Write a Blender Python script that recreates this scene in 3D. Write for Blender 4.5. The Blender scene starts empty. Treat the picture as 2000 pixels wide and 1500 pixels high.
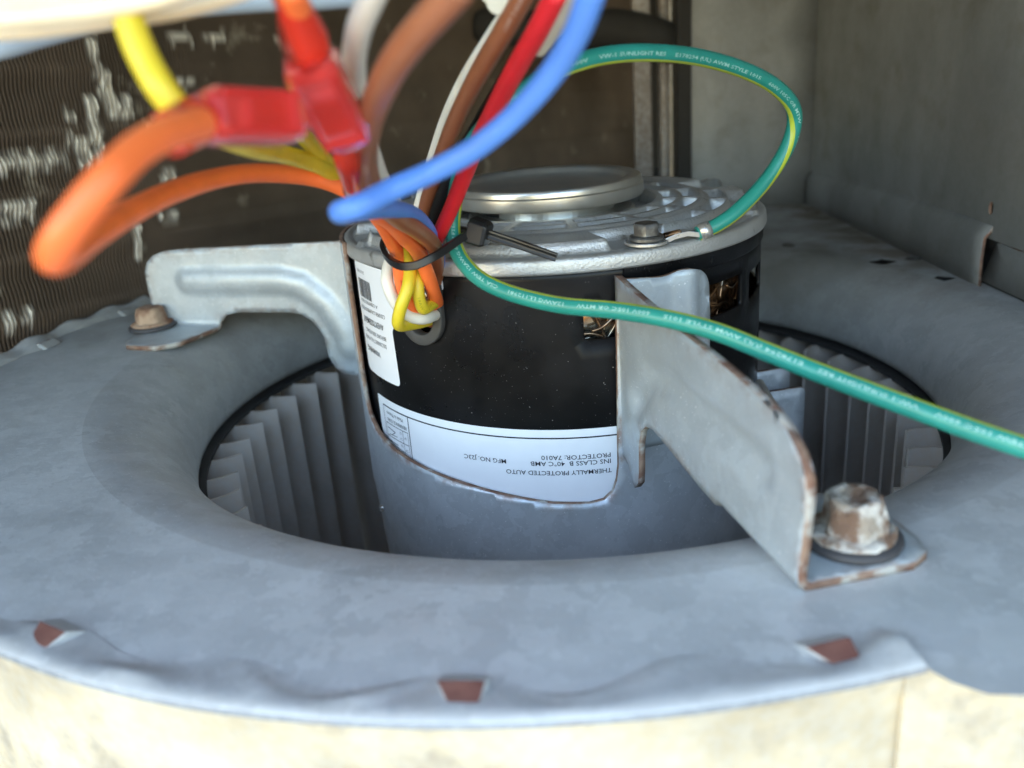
import bpy, bmesh, math, random
from math import sin, cos, pi, radians, degrees, hypot, atan2
from mathutils import Vector, Matrix, noise
from mathutils.geometry import delaunay_2d_cdt
random.seed(7)
S = 0.001                                   # everything below is written in millimetres
SC = bpy.context.scene
COL = SC.collection

# ------------------------------------------------------------------ camera
PITCH, ROLL, YAW, FPX = 0.357322519, -0.0781419677, -0.0169579723, 1703.0
CAM = Vector((-13.186, -305.143, 96.276))
fw = Vector((sin(YAW)*cos(PITCH), cos(YAW)*cos(PITCH), -sin(PITCH)))
rt = Vector((cos(YAW), -sin(YAW), 0)); up = rt.cross(fw)
RT = rt*cos(ROLL)+up*sin(ROLL); UP = -rt*sin(ROLL)+up*cos(ROLL)
cd = bpy.data.cameras.new("camera"); cam = bpy.data.objects.new("camera", cd); COL.objects.link(cam)
m = Matrix((RT, UP, -fw)).transposed().to_4x4(); m.translation = CAM*S
cam.matrix_world = m
cd.sensor_width = 36; cd.lens = FPX/2000*36; cd.clip_start = 0.004; cd.clip_end = 200
cd.dof.use_dof = True; cd.dof.focus_distance = 0.252; cd.dof.aperture_fstop = cd.lens/2.5
SC.camera = cam

def P(x, y, d):
    """a point of the place d mm in front of the place the photo was taken from"""
    return CAM + (fw + RT*((x-1000)/FPX) + UP*((750-y)/FPX))*d

# ------------------------------------------------------------------ light
SUNV = Vector((-0.60, -0.335, 0.72)).normalized()          # towards the sun
w = bpy.data.worlds.new("World"); SC.world = w; w.use_nodes = True
nt = w.node_tree
sky = nt.nodes.new("ShaderNodeTexSky"); sky.sky_type = 'NISHITA'; sky.sun_disc = False
sky.sun_elevation = math.asin(SUNV.z); sky.sun_rotation = atan2(SUNV.x, SUNV.y)
sky.air_density = 1.6; sky.dust_density = .4; sky.ozone_density = 1.6
nt.nodes["Background"].inputs[1].default_value = 0.15
nt.links.new(sky.outputs[0], nt.nodes["Background"].inputs[0])
sl = bpy.data.lights.new("sun", 'SUN'); sl.energy = 2.2; sl.angle = radians(0.5); sl.color = (1, .86, .64)
so = bpy.data.objects.new("sun", sl); COL.objects.link(so)
so.rotation_euler = SUNV.to_track_quat('Z', 'Y').to_euler()
SC.view_settings.view_transform = 'Standard'; SC.view_settings.look = 'None'
SC.view_settings.gamma = 1; SC.view_settings.exposure = 2.4

# ------------------------------------------------------------------ materials
def new_mat(name):
    m = bpy.data.materials.new(name); m.use_nodes = True
    return m, m.node_tree, m.node_tree.nodes["Principled BSDF"]
def N(t, kind, **kw):
    n = t.nodes.new(kind)
    for k, v in kw.items():
        if hasattr(n, k): setattr(n, k, v)
        else: n.inputs[k.replace('_', ' ')].default_value = v
    return n
def noise_fac(t, scale, detail=4, lo=.4, hi=.6, stretch=None, rough=.55):
    tc = t.nodes.new("ShaderNodeTexCoord"); src = tc.outputs["Object"]
    if stretch:
        mp = t.nodes.new("ShaderNodeMapping"); mp.inputs["Scale"].default_value = stretch
        t.links.new(src, mp.inputs[0]); src = mp.outputs[0]
    n = t.nodes.new("ShaderNodeTexNoise"); n.inputs["Scale"].default_value = scale
    n.inputs["Detail"].default_value = detail; n.inputs["Roughness"].default_value = rough
    t.links.new(src, n.inputs["Vector"])
    r = t.nodes.new("ShaderNodeMapRange"); r.inputs[1].default_value = lo; r.inputs[2].default_value = hi
    t.links.new(n.outputs[0], r.inputs[0])
    return r.outputs[0]
def mix(t, fac, a, b):
    n = t.nodes.new("ShaderNodeMix"); n.data_type = 'RGBA'
    for sock, v in ((n.inputs[6], a), (n.inputs[7], b)):
        if isinstance(v, (tuple, list)): sock.default_value = (*v[:3], 1)
        else: t.links.new(v, sock)
    if isinstance(fac, (int, float)): n.inputs[0].default_value = fac
    else: t.links.new(fac, n.inputs[0])
    return n.outputs[2]
def bump(t, b, h, dist, strength=1.0):
    n = t.nodes.new("ShaderNodeBump"); n.inputs["Distance"].default_value = dist*S
    n.inputs["Strength"].default_value = strength
    t.links.new(h, n.inputs["Height"]); t.links.new(n.outputs[0], b.inputs["Normal"])
def mathn(t, op, a, b):
    n = t.nodes.new("ShaderNodeMath"); n.operation = op
    for i, v in enumerate((a, b)):
        if isinstance(v, (int, float)): n.inputs[i].default_value = v
        else: t.links.new(v, n.inputs[i])
    return n.outputs[0]

def galvanised(name, base=(.36, .38, .39), dark=(.24, .25, .255), metallic=.55, rough=.48, rust=.0, stain=(.30, .24, .17), stretch=None, specks=True, bmp=.08, fineamt=.22, spangle=0, edge=0):
    m, t, b = new_mat(name)
    big = noise_fac(t, 28, 5, .35, .68, stretch)
    col = mix(t, big, dark, base)
    fine = noise_fac(t, 420, 3, .42, .62)
    f2 = mathn(t, 'MULTIPLY', fine, fineamt)
    col = mix(t, f2, col, (.50, .52, .53))
    if spangle:
        tc = t.nodes.new("ShaderNodeTexCoord"); wn = t.nodes.new("ShaderNodeTexNoise"); wn.inputs["Scale"].default_value = 300
        mx = t.nodes.new("ShaderNodeMix"); mx.data_type = 'VECTOR'; mx.inputs[0].default_value = .012
        t.links.new(tc.outputs["Object"], wn.inputs["Vector"]); t.links.new(tc.outputs["Object"], mx.inputs[4]); t.links.new(wn.outputs["Color"], mx.inputs[5])
        vo = t.nodes.new("ShaderNodeTexVoronoi"); vo.inputs["Scale"].default_value = 170; t.links.new(mx.outputs[1], vo.inputs["Vector"])
        sp_ = t.nodes.new("ShaderNodeSeparateColor"); t.links.new(vo.outputs["Color"], sp_.inputs[0])
        col = mix(t, mathn(t, 'MULTIPLY', sp_.outputs[0], spangle), col, tuple(min(1, v*1.45) for v in base))
        scr = noise_fac(t, 70, 6, .60, .68, (1, 9, 4), rough=.7)
        col = mix(t, mathn(t, 'MULTIPLY', scr, spangle*.9), col, tuple(min(1, v*1.35) for v in base))
        dk = noise_fac(t, 22, 7, .52, .72, rough=.65)
        col = mix(t, mathn(t, 'MULTIPLY', dk, spangle*.9), col, tuple(v*.62 for v in base))
    if edge:
        at = t.nodes.new("ShaderNodeAttribute"); at.attribute_name = 'edge'
        ef = mathn(t, 'MULTIPLY', at.outputs["Fac"], noise_fac(t, 190, 6, .44, .60))
        col = mix(t, mathn(t, 'MULTIPLY', ef, edge), col, (.24, .125, .075))
        ef2 = mathn(t, 'MULTIPLY', mathn(t, 'POWER', at.outputs["Fac"], .4), noise_fac(t, 40, 6, .48, .66))
        col = mix(t, mathn(t, 'MULTIPLY', ef2, edge*.45), col, (.36, .31, .22))
    if rust:
        rf = mathn(t, 'MULTIPLY', noise_fac(t, 55, 7, .56, .74), rust)
        col = mix(t, rf, col, stain)
    if specks:
        sp = noise_fac(t, 1500, 1, .70, .76)
        col = mix(t, sp, col, (.75, .76, .77))
    t.links.new(col, b.inputs["Base Color"])
    b.inputs["Metallic"].default_value = metallic
    r = t.nodes.new("ShaderNodeMapRange"); r.inputs[3].default_value = rough-.08; r.inputs[4].default_value = rough+.14
    t.links.new(noise_fac(t, 90, 5, .3, .7), r.inputs[0]); t.links.new(r.outputs[0], b.inputs["Roughness"])
    bump(t, b, noise_fac(t, 160, 4, .3, .7), bmp, .5)
    return m
def plastic(name, col, rough=.4, sub=0, bumpd=0.03, spec=.5, var=.15):
    m, t, b = new_mat(name)
    c = mix(t, noise_fac(t, 130, 4, .35, .7), col, tuple(v*(1-var) for v in col))
    t.links.new(c, b.inputs["Base Color"]); b.inputs["Roughness"].default_value = rough
    b.inputs["Specular IOR Level"].default_value = spec
    if sub:
        b.inputs["Subsurface Weight"].default_value = sub; b.inputs["Subsurface Radius"].default_value = (2*S, 1.2*S, .8*S)
        b.inputs["Subsurface Scale"].default_value = 1.0
    bump(t, b, noise_fac(t, 300, 3, .3, .7), bumpd, .5)
    return m
def rusty(name, a=(.20, .085, .045), b_=(.33, .19, .11), c=(.10, .06, .045), scale=220, rough=.85):
    m, t, b = new_mat(name)
    col = mix(t, noise_fac(t, scale, 5, .4, .62), a, b_)
    col = mix(t, noise_fac(t, scale*.4, 4, .55, .7), col, c)
    t.links.new(col, b.inputs["Base Color"]); b.inputs["Roughness"].default_value = rough
    bump(t, b, noise_fac(t, scale*2, 5, .3, .7), .25, .8)
    return m

M = {}
M['plate'] = galvanised('galvanised_side_plate', base=(.56, .565, .56), dark=(.455, .46, .455), metallic=.3, rough=.5, rust=.3, stain=(.42, .40, .35), spangle=.32, fineamt=.4, bmp=.14)
def add_stain_falloff(m):
    t = m.node_tree; b = t.nodes["Principled BSDF"]; src = b.inputs["Base Color"].links[0].from_socket
    tc = t.nodes.new("ShaderNodeTexCoord"); sx = t.nodes.new("ShaderNodeSeparateXYZ"); t.links.new(tc.outputs["Object"], sx.inputs[0])
    a = t.nodes.new("ShaderNodeMapRange"); a.inputs[1].default_value = .128; a.inputs[2].default_value = .160; t.links.new(sx.outputs[0], a.inputs[0])
    c = t.nodes.new("ShaderNodeMapRange"); c.inputs[1].default_value = -.02; c.inputs[2].default_value = .10; t.links.new(sx.outputs[1], c.inputs[0])
    f = mathn(t, 'MULTIPLY', mathn(t, 'MULTIPLY', a.outputs[0], c.outputs[0]), noise_fac(t, 60, 6, .32, .6))
    f2 = mathn(t, 'MULTIPLY', f, .95)
    col = mix(t, f2, src, (.17, .105, .065))
    # dust on the far deck, deepened to paint in the light's falloff
    d = t.nodes.new("ShaderNodeMapRange"); d.inputs[1].default_value = -.06; d.inputs[2].default_value = .10; t.links.new(sx.outputs[1], d.inputs[0])
    f3 = mathn(t, 'MULTIPLY', mathn(t, 'MULTIPLY', d.outputs[0], noise_fac(t, 18, 5, .12, .6)), .85)
    col = mix(t, f3, col, (.16, .145, .115))
    t.links.new(col, b.inputs["Base Color"])
    ff = mathn(t, 'MINIMUM', mathn(t, 'ADD', f2, mathn(t, 'MULTIPLY', f3, 1.3)), 1.0)
    b.inputs["Metallic"].default_value = .3
    t.links.new(mathn(t, 'MULTIPLY', mathn(t, 'SUBTRACT', 1.0, ff), .3), b.inputs["Metallic"])
    rs = b.inputs["Roughness"].links[0].from_socket
    t.links.new(mathn(t, 'ADD', rs, mathn(t, 'MULTIPLY', ff, .4)), b.inputs["Roughness"])
    t.links.new(mathn(t, 'MULTIPLY', mathn(t, 'SUBTRACT', 1.1, ff), .5), b.inputs["Specular IOR Level"])
add_stain_falloff(M['plate'])
M['bell'] = galvanised('dusty_shaded_bell', base=(.53, .53, .52), dark=(.42, .42, .41), metallic=.3, rough=.5, rust=.45, stain=(.38, .36, .31), spangle=.3, fineamt=.4, bmp=.14)  # darker than the plate: inlet dust plus the bell's shading put into the colour
add_stain_falloff(M['bell'])
M['bracket'] = galvanised('galvanised_bracket', base=(.47, .52, .55), dark=(.37, .41, .44), metallic=.35, rough=.46, rust=.22, spangle=.2, edge=.5, stain=(.44, .41, .33))
M['band'] = galvanised('galvanised_band', base=(.56, .59, .62), dark=(.43, .46, .49), metallic=.4, rough=.42, rust=.12, bmp=.05, spangle=.22, edge=.8)
M['rim'] = galvanised('dimmed_rim_edge', base=(.30, .32, .35), dark=(.20, .21, .22), metallic=.2, rough=.6, rust=.6, stain=(.22, .17, .12), specks=False)  # darkened in colour to hold down the bright light on the rim face
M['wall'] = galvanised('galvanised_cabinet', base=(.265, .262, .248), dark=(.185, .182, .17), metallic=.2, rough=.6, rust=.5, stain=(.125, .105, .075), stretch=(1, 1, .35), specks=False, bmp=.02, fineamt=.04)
M['vane'] = galvanised('dusty_vane', base=(.58, .50, .43), dark=(.45, .385, .33), metallic=.15, rough=.55, rust=.3, stain=(.2, .17, .13), stretch=(1, 1, .3), specks=False)
M['ring'] = galvanised('dark_wheel_ring', base=(.045, .042, .04), dark=(.03, .03, .03), metallic=.1, rough=.7, specks=False, bmp=.005, fineamt=.0)
M['wrap'] = galvanised('scroll_wrap_metal', base=(.72, .615, .43), dark=(.34, .29, .21), metallic=.05, rough=.6, rust=.98, stain=(.24, .21, .18), specks=False)
M['rust'] = rusty('rusty_cut_edge', a=(.17, .085, .055), b_=(.28, .18, .125))
def patchy_edge():
    m = M['rust']; t = m.node_tree; b = t.nodes["Principled BSDF"]; src = b.inputs["Base Color"].links[0].from_socket
    t.links.new(mix(t, noise_fac(t, 120, 6, .50, .60), src, (.42, .40, .36)), b.inputs["Base Color"])
patchy_edge()
M['rust_red'] = rusty('red_rust', a=(.13, .045, .035), b_=(.18, .075, .055), c=(.09, .035, .03), scale=90)
M['cast'] = None
def cast():
    m, t, b = new_mat('cast_aluminium')
    c = mix(t, noise_fac(t, 60, 5, .35, .7), (.55, .55, .54), (.68, .68, .67))
    c = mix(t, noise_fac(t, 200, 5, .60, .75), c, (.28, .27, .25))
    t.links.new(c, b.inputs["Base Color"]); b.inputs["Metallic"].default_value = .75
    b.inputs["Roughness"].default_value = .50
    bump(t, b, noise_fac(t, 1300, 2, .3, .7), .13, .7)
    return m
M['cast'] = cast()
def zinc():
    m, t, b = new_mat('zinc_plated_cap')
    c = mix(t, noise_fac(t, 45, 4, .4, .65), (.62, .62, .60), (.74, .72, .66))
    t.links.new(c, b.inputs["Base Color"]); b.inputs["Metallic"].default_value = .85
    b.inputs["Roughness"].default_value = .3
    bump(t, b, noise_fac(t, 160, 3, .3, .7), .06, .5)
    return m
M['zinc'] = zinc()
M['tin'] = galvanised('tinned_terminal', base=(.72, .70, .66), dark=(.55, .53, .5), metallic=.7, rough=.3, specks=False)
def blackpaint():
    m, t, b = new_mat('black_motor_paint')
    c = mix(t, noise_fac(t, 35, 6, .45, .75), (.005, .005, .0055), (.013, .013, .015))
    sp = noise_fac(t, 2200, 1, .76, .79)
    c = mix(t, sp, c, (.35, .34, .33))
    t.links.new(c, b.inputs["Base Color"]); b.inputs["Roughness"].default_value = .3
    r = t.nodes.new("ShaderNodeMapRange"); r.inputs[3].default_value = .24; r.inputs[4].default_value = .46
    t.links.new(noise_fac(t, 50, 6, .35, .7), r.inputs[0]); t.links.new(r.outputs[0], b.inputs["Roughness"])
    bump(t, b, noise_fac(t, 40, 2, .3, .7), .05, .4); b.inputs['Specular IOR Level'].default_value = .22
    return m
M['black'] = blackpaint()
M['label'] = plastic('white_label_vinyl', (.84, .85, .88), rough=.38, bumpd=.01, var=.03)
M['ink'] = plastic('black_print', (.012, .012, .02), rough=.5, bumpd=0.001)
M['grayink'] = plastic('faded_barcode_print', (.10, .10, .11), rough=.5, bumpd=0.001)
M['grommet'] = plastic('grey_rubber', (.060, .058, .056), rough=.55)
M['nylon'] = plastic('black_nylon', (.011, .011, .012), rough=.33)
M['orange'] = plastic('orange_insulation', (.95, .19, .045), rough=.42, sub=.15)
M['yellow'] = plastic('yellow_insulation', (.74, .58, .03), rough=.42, sub=.15)
M['brown'] = plastic('brown_insulation', (.30, .105, .048), rough=.32)
M['redw'] = plastic('red_insulation', (.74, .022, .03), rough=.38, sub=.1)
M['blue'] = plastic('blue_insulation', (.10, .26, .74), rough=.42, sub=.1)
M['white'] = plastic('white_insulation', (.80, .77, .68), rough=.42, sub=.1)
M['cream'] = plastic('cream_insulation', (.84, .73, .52), rough=.45, sub=.1)
M['greycable'] = plastic('grey_blue_cable', (.30, .36, .42), rough=.45)
M['blackw'] = plastic('black_insulation', (.012, .012, .012), rough=.4)
M['green'] = plastic('green_insulation', (.025, .27, .215), rough=.33)
M['stripe'] = plastic('yellow_stripe', (.46, .55, .05), rough=.3)
M['wprint'] = plastic('white_wire_print', (.32, .58, .51), rough=.5, bumpd=.001)
M['bprint'] = plastic('pale_wire_print', (.55, .38, .30), rough=.5, bumpd=.001)
M['oprint'] = plastic('dark_orange_print', (.55, .09, .02), rough=.5, bumpd=.001)
M['yprint'] = plastic('olive_wire_print', (.40, .35, .02), rough=.5, bumpd=.001)
def redplastic():
    m, t, b = new_mat('red_translucent_nylon')
    b.inputs["Base Color"].default_value = (.88, .075, .065, 1); b.inputs["Roughness"].default_value = .2
    b.inputs["Transmission Weight"].default_value = .6; b.inputs["IOR"].default_value = 1.3
    bump(t, b, noise_fac(t, 120, 3, .3, .7), .15, .5)
    return m
M['redp'] = redplastic()
def redsleeve():
    m, t, b = new_mat('red_clear_sleeve')
    b.inputs["Base Color"].default_value = (.95, .16, .12, 1); b.inputs["Roughness"].default_value = .12
    b.inputs["Transmission Weight"].default_value = .85; b.inputs["IOR"].default_value = 1.2
    return m
M['sleeve'] = redsleeve()
def copper():
    m, t, b = new_mat('varnished_copper')
    c = mix(t, noise_fac(t, 120, 3, .42, .58), (.035, .02, .012), (.40, .21, .10))
    c = mix(t, noise_fac(t, 60, 2, .5, .6), c, (.30, .27, .22))
    t.links.new(c, b.inputs["Base Color"]); b.inputs["Metallic"].default_value = .75; b.inputs["Roughness"].default_value = .18
    return m
M['copper'] = copper()
def fins():
    m, t, b = new_mat('dirty_fins_with_glints')
    c = mix(t, noise_fac(t, 14, 6, .35, .7), (.125, .092, .066), (.23, .172, .128))
    c = mix(t, noise_fac(t, 45, 4, .63, .74), c, (.42, .36, .28))
    at = t.nodes.new('ShaderNodeAttribute'); at.attribute_name = 'edge'; c = mix(t, at.outputs['Fac'], c, (.95, .90, .80))  # pale tone paints sun glints onto the bent patches
    t.links.new(c, b.inputs["Base Color"]); b.inputs["Roughness"].default_value = .6; b.inputs["Metallic"].default_value = .2
    return m
M['fins'] = fins()
M['glintfin'] = galvanised('pale_glint_fins', base=(.95, .91, .82), dark=(.75, .68, .56), metallic=.0, rough=.5, specks=False)  # pale fin tone for painted sun glints
def corroded():
    m, t, b = new_mat('corroded_bolt')
    c = mix(t, noise_fac(t, 160, 5, .42, .60), (.60, .56, .50), (.33, .27, .21))
    c = mix(t, noise_fac(t, 230, 6, .45, .59), c, (.19, .11, .07))
    t.links.new(c, b.inputs["Base Color"]); b.inputs["Roughness"].default_value = .8
    bump(t, b, noise_fac(t, 500, 5, .3, .7), .5, .9)
    return m
M['corroded'] = corroded()
M['rustbolt'] = rusty('rusted_bolt', a=(.17, .075, .04), b_=(.40, .28, .19), c=(.08, .045, .03), scale=160)
M['darkrubber'] = plastic('dark_washer', (.055, .052, .055), rough=.6)
M['steel'] = galvanised('dark_steel_screw', base=(.15, .145, .14), dark=(.09, .085, .08), metallic=.7, rough=.38, specks=False)
M['ivory'] = plastic('ivory_plastic', (.68, .63, .50), rough=.45)
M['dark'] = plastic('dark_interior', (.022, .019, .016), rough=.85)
M['concrete'] = galvanised('dusty_ground', base=(.22, .21, .18), dark=(.14, .135, .12), metallic=0, rough=.9, specks=False)

# ------------------------------------------------------------------ mesh helpers
def obj(name, verts, faces, mat, parent=None, smooth=False, mi=None, mats=None, bevel=0, solid=0, rimmat=None, label=None, offset=-1):
    me = bpy.data.meshes.new(name)
    me.from_pydata([tuple(Vector(v)*S) for v in verts], [], faces)
    for mm in (mats or [mat]): me.materials.append(mm)
    if rimmat: me.materials.append(rimmat)
    if mi: me.polygons.foreach_set("material_index", mi)
    if smooth: me.polygons.foreach_set("use_smooth", [True]*len(me.polygons))
    me.update()
    o = bpy.data.objects.new(name, me); COL.objects.link(o)
    if parent: o.parent = parent
    if solid:
        md = o.modifiers.new("thickness", 'SOLIDIFY'); md.thickness = solid*S; md.offset = offset
        if rimmat: md.material_offset_rim = 1
    if bevel:
        md = o.modifiers.new("bevel", 'BEVEL'); md.width = bevel*S; md.segments = 2; md.limit_method = 'ANGLE'
    if label: o['label'] = label
    return o
def thing(name, label, cat, group=None):
    o = bpy.data.objects.new(name, None); COL.objects.link(o); o.empty_display_size = .01
    o['label'] = label; o['category'] = cat
    if group: o['group'] = group
    return o
def tag(o, label, cat, group=None):
    o['label'] = label; o['category'] = cat
    if group: o['group'] = group
    return o
def inside(p, poly):
    x, y = p; c = False; n = len(poly); j = n-1
    for i in range(n):
        xi, yi = poly[i]; xj, yj = poly[j]
        if (yi > y) != (yj > y) and x < (xj-xi)*(y-yi)/(yj-yi)+xi: c = not c
        j = i
    return c
def densify(poly, step):
    out = []
    for i, a in enumerate(poly):
        b = poly[(i+1) % len(poly)]; n = max(1, int(hypot(b[0]-a[0], b[1]-a[1])/step+.5))
        for k in range(n): out.append((a[0]+(b[0]-a[0])*k/n, a[1]+(b[1]-a[1])*k/n))
    return out
def rounded(poly, r, seg=4):
    """round the corners of a polygon; r may be a number or a list"""
    out = []; n = len(poly)
    for i in range(n):
        rr = r if isinstance(r, (int, float)) else r[i]
        p = Vector(poly[i]); a = Vector(poly[i-1])-p; b = Vector(poly[(i+1) % n])-p
        rr = min(rr, a.length*.45, b.length*.45)
        if rr < 1e-3: out.append(tuple(p)); continue
        A = p+a.normalized()*rr; B = p+b.normalized()*rr
        for k in range(seg+1):
            t = k/seg; out.append(tuple(A*(1-t)**2+p*2*t*(1-t)+B*t*t))
    return out
def sheet(outline, holes=(), step=2.0, grid=True):
    """triangulate a flat outline with holes, with inner grid points so it can be bent"""
    O = densify(outline, step); H = [densify(h, step) for h in holes]
    pts = list(O); edges = [(i, (i+1) % len(O)) for i in range(len(O))]
    for h in H:
        b = len(pts); pts += h; edges += [(b+i, b+(i+1) % len(h)) for i in range(len(h))]
    if grid:
        xs = [p[0] for p in O]; ys = [p[1] for p in O]
        nx = int((max(xs)-min(xs))/step); ny = int((max(ys)-min(ys))/step)
        bnd = {}
        for q in pts: bnd.setdefault((int(q[0]//step), int(q[1]//step)), []).append(q)
        for i in range(1, nx+1):
            for j in range(1, ny+1):
                q = (min(xs)+i*step+(step*.5 if j % 2 else 0), min(ys)+j*step)
                ci, cj = int(q[0]//step), int(q[1]//step)
                if any(hypot(q[0]-r[0], q[1]-r[1]) < step*.55 for a in (-1, 0, 1) for b in (-1, 0, 1) for r in bnd.get((ci+a, cj+b), ())): continue
                if inside(q, O) and not any(inside(q, h) for h in H): pts.append(q)
    r = delaunay_2d_cdt([Vector(p) for p in pts], edges, [], 0, 1e-5)
    vs = [tuple(v) for v in r[0]]; fs = []
    for f in r[2]:
        c = (sum(vs[i][0] for i in f)/3, sum(vs[i][1] for i in f)/3)
        if inside(c, O) and not any(inside(c, h) for h in H): fs.append(tuple(f))
    return vs, fs
def add_edge(o, uv, poly, k=2.2):
    at = o.data.attributes.new('edge', 'FLOAT', 'POINT'); n = len(poly)
    at.data.foreach_set('value', [math.exp(-min(dist_seg(p, poly[i], poly[(i+1) % n]) for i in range(n) if poly[i] != poly[(i+1) % n])/k) for p in uv])
def dist_seg(p, a, b):
    ax, ay = a; bx, by = b; px, py = p; dx, dy = bx-ax, by-ay
    t = max(0, min(1, ((px-ax)*dx+(py-ay)*dy)/(dx*dx+dy*dy))); return hypot(px-ax-dx*t, py-ay-dy*t)
def cylmap(R):
    return lambda u, z: Vector((R*sin(u/70.5), -R*cos(u/70.5), z))     # u = arc length on the 70.5 mm shell
def U(a): return radians(a)*70.5
def catmull(pts, seg=8):
    out = []; n = len(pts)
    for i in range(n-1):
        p0 = pts[max(i-1, 0)]; p1 = pts[i]; p2 = pts[i+1]; p3 = pts[min(i+2, n-1)]
        for k in range(seg):
            t = k/seg
            out.append(.5*((2*p1)+(p2-p0)*t+(2*p0-5*p1+4*p2-p3)*t*t+(3*p1-p0-3*p2+p3)*t**3))
    out.append(pts[-1].copy())
    return out
def frames(path, ref=CAM):
    fr = []
    for i, p in enumerate(path):
        T = (path[min(i+1, len(path)-1)]-path[max(i-1, 0)]).normalized()
        if ref is None: Nn = None
        Nn = (ref-p); Nn = (Nn-Nn.dot(T)*T).normalized(); B = T.cross(Nn)
        fr.append((p, T, Nn, B))
    return fr
def transport(path):
    fr = []; Nn = None
    for i, p in enumerate(path):
        T = (path[min(i+1, len(path)-1)]-path[max(i-1, 0)]).normalized()
        if Nn is None:
            Nn = T.orthogonal().normalized()
        Nn = (Nn-Nn.dot(T)*T).normalized()
        fr.append((p, T, Nn, T.cross(Nn)))
    return fr
def sweep(fr, prof, caps=True, smoothcaps=False):
    """prof: list of (n,b) or function i->list"""
    vs = []; fs = []; k = None
    for i, (p, T, Nn, B) in enumerate(fr):
        pr = prof(i) if callable(prof) else prof
        k = len(pr)
        for a, b in pr: vs.append(p+Nn*a+B*b)
    for i in range(len(fr)-1):
        for j in range(k):
            a = i*k+j; b = i*k+(j+1) % k
            fs.append((a, b, b+k, a+k))
    if caps:
        fs.append(tuple(reversed(range(k)))); fs.append(tuple(range((len(fr)-1)*k, len(fr)*k)))
    return vs, fs
def circ(r, n=16): return [(r*cos(2*pi*j/n), r*sin(2*pi*j/n)) for j in range(n)]
def tube(name, pts, r, mat, parent=None, seg=8, n=16, wob=.0):
    pts = [Vector(p) for p in pts]
    path = catmull(pts, seg) if len(pts) > 2 else pts
    fr = transport(path); L = len(fr)
    def pr(i):
        rr = r if not callable(r) else r(i/(L-1))
        if wob: rr *= 1+wob*noise.noise(path[i]*.05)
        e = min(i, L-1-i)
        if e == 0: rr *= .80
        return circ(rr, n)
    vs, fs = sweep(fr, pr)
    return obj(name, vs, fs, mat, parent, smooth=True)
def lathe(prof, seg=96, a0=0, a1=2*pi, c=(0, 0), zfun=None, closed=True):
    vs = []; fs = []; n = len(prof); full = abs(a1-a0-2*pi) < 1e-6
    m_ = seg if full else seg+1
    for i in range(m_):
        a = a0+(a1-a0)*i/seg
        for (r, z) in prof: vs.append(Vector((c[0]+r*sin(a), c[1]-r*cos(a), z)))
    for i in range(seg):
        for j in range(n-1):
            p = i*n+j; q = ((i+1) % m_)*n+j
            fs.append((p, q, q+1, p+1))
    return vs, fs
def box(c, ax, ay, az):
    """c centre, ax ay az half vectors"""
    c = Vector(c); vs = [c+Vector(ax)*i+Vector(ay)*j+Vector(az)*k for i in (-1, 1) for j in (-1, 1) for k in (-1, 1)]
    fs = [(0, 1, 3, 2), (4, 6, 7, 5), (0, 4, 5, 1), (2, 3, 7, 6), (0, 2, 6, 4), (1, 5, 7, 3)]
    if Vector(ax).cross(Vector(ay)).dot(Vector(az)) < 0: fs = [tuple(reversed(f)) for f in fs]
    return vs, fs
def join(parts):
    V = []; F = []
    for vs, fs in parts:
        b = len(V); V += list(vs); F += [tuple(i+b for i in f) for f in fs]
    return V, F
def text_mesh(s, size, mapf, name, mat, parent, spacing=1.0, bold=0.0, res=2, width=None):
    """flat print; mapf(u, v) gives the point for a glyph vertex (mm)"""
    cu = bpy.data.curves.new(name, 'FONT'); cu.body = s; cu.size = size; cu.resolution_u = res
    cu.space_character = spacing; cu.offset = bold; cu.fill_mode = 'FRONT'
    ob = bpy.data.objects.new(name, cu); COL.objects.link(ob)
    bpy.context.view_layer.update()
    me = bpy.data.meshes.new_from_object(ob.evaluated_get(bpy.context.evaluated_depsgraph_get()))
    bpy.data.objects.remove(ob)
    vs = [(v.co.x, v.co.y) for v in me.vertices]; fs = [tuple(p.vertices) for p in me.polygons]
    bpy.data.meshes.remove(me)
    if not vs: return None
    if width:
        k = width/max(v[0] for v in vs); vs = [(x*k, y) for x, y in vs]
    o = obj(name, [mapf(x, y) for x, y in vs], fs, mat, parent)
    return o
def smooth01(x, a, b):
    t = max(0, min(1, (x-a)/(b-a))) if b != a else (x > a); return t*t*(3-2*t)

# ================================================================== THE SETTING
# ground far below, roof, walls
g = obj('ground', [(-6000, -6000, -620), (6000, -6000, -620), (6000, 6000, -620), (-6000, 6000, -620)], [(0, 1, 2, 3)], M['concrete'])
g['kind'] = 'structure'

WALLX = 168
cab = thing('equipment_cabinet', 'dull grey galvanised sheet metal cabinet walls enclosing the blower at right and behind', 'cabinet')
# right wall: upper sheet with a crease, the folded lower flange and a rusted cut edge
hole = [(27+1.6*cos(t*pi/6), 29.5+2.6*sin(t*pi/6)) for t in range(12)]
vs, fs = sheet(rounded([(-260, 18), (233, 18), (233, 249), (-260, 249)], 0), [hole], 14, True)
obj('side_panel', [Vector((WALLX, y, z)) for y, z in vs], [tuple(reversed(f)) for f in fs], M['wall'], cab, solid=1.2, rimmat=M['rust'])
prof = [(WALLX+.4, 24), (WALLX-1, 21.5), (WALLX-3.2, 19), (WALLX-3.6, 10), (WALLX-3.2, -1.0)]
vs = []; fs = []
ys = [24+i*8 for i in range(27)]
for y in ys:
    for x, z in prof: vs.append(Vector((x+.3*noise.noise(Vector((y*.03, 0, 0))), y, z-4*max(0, (y-120)/110))))
for i in range(len(ys)-1):
    for j in range(4):
        a = i*5+j; fs.append((a, a+5, a+6, a+1))
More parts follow.
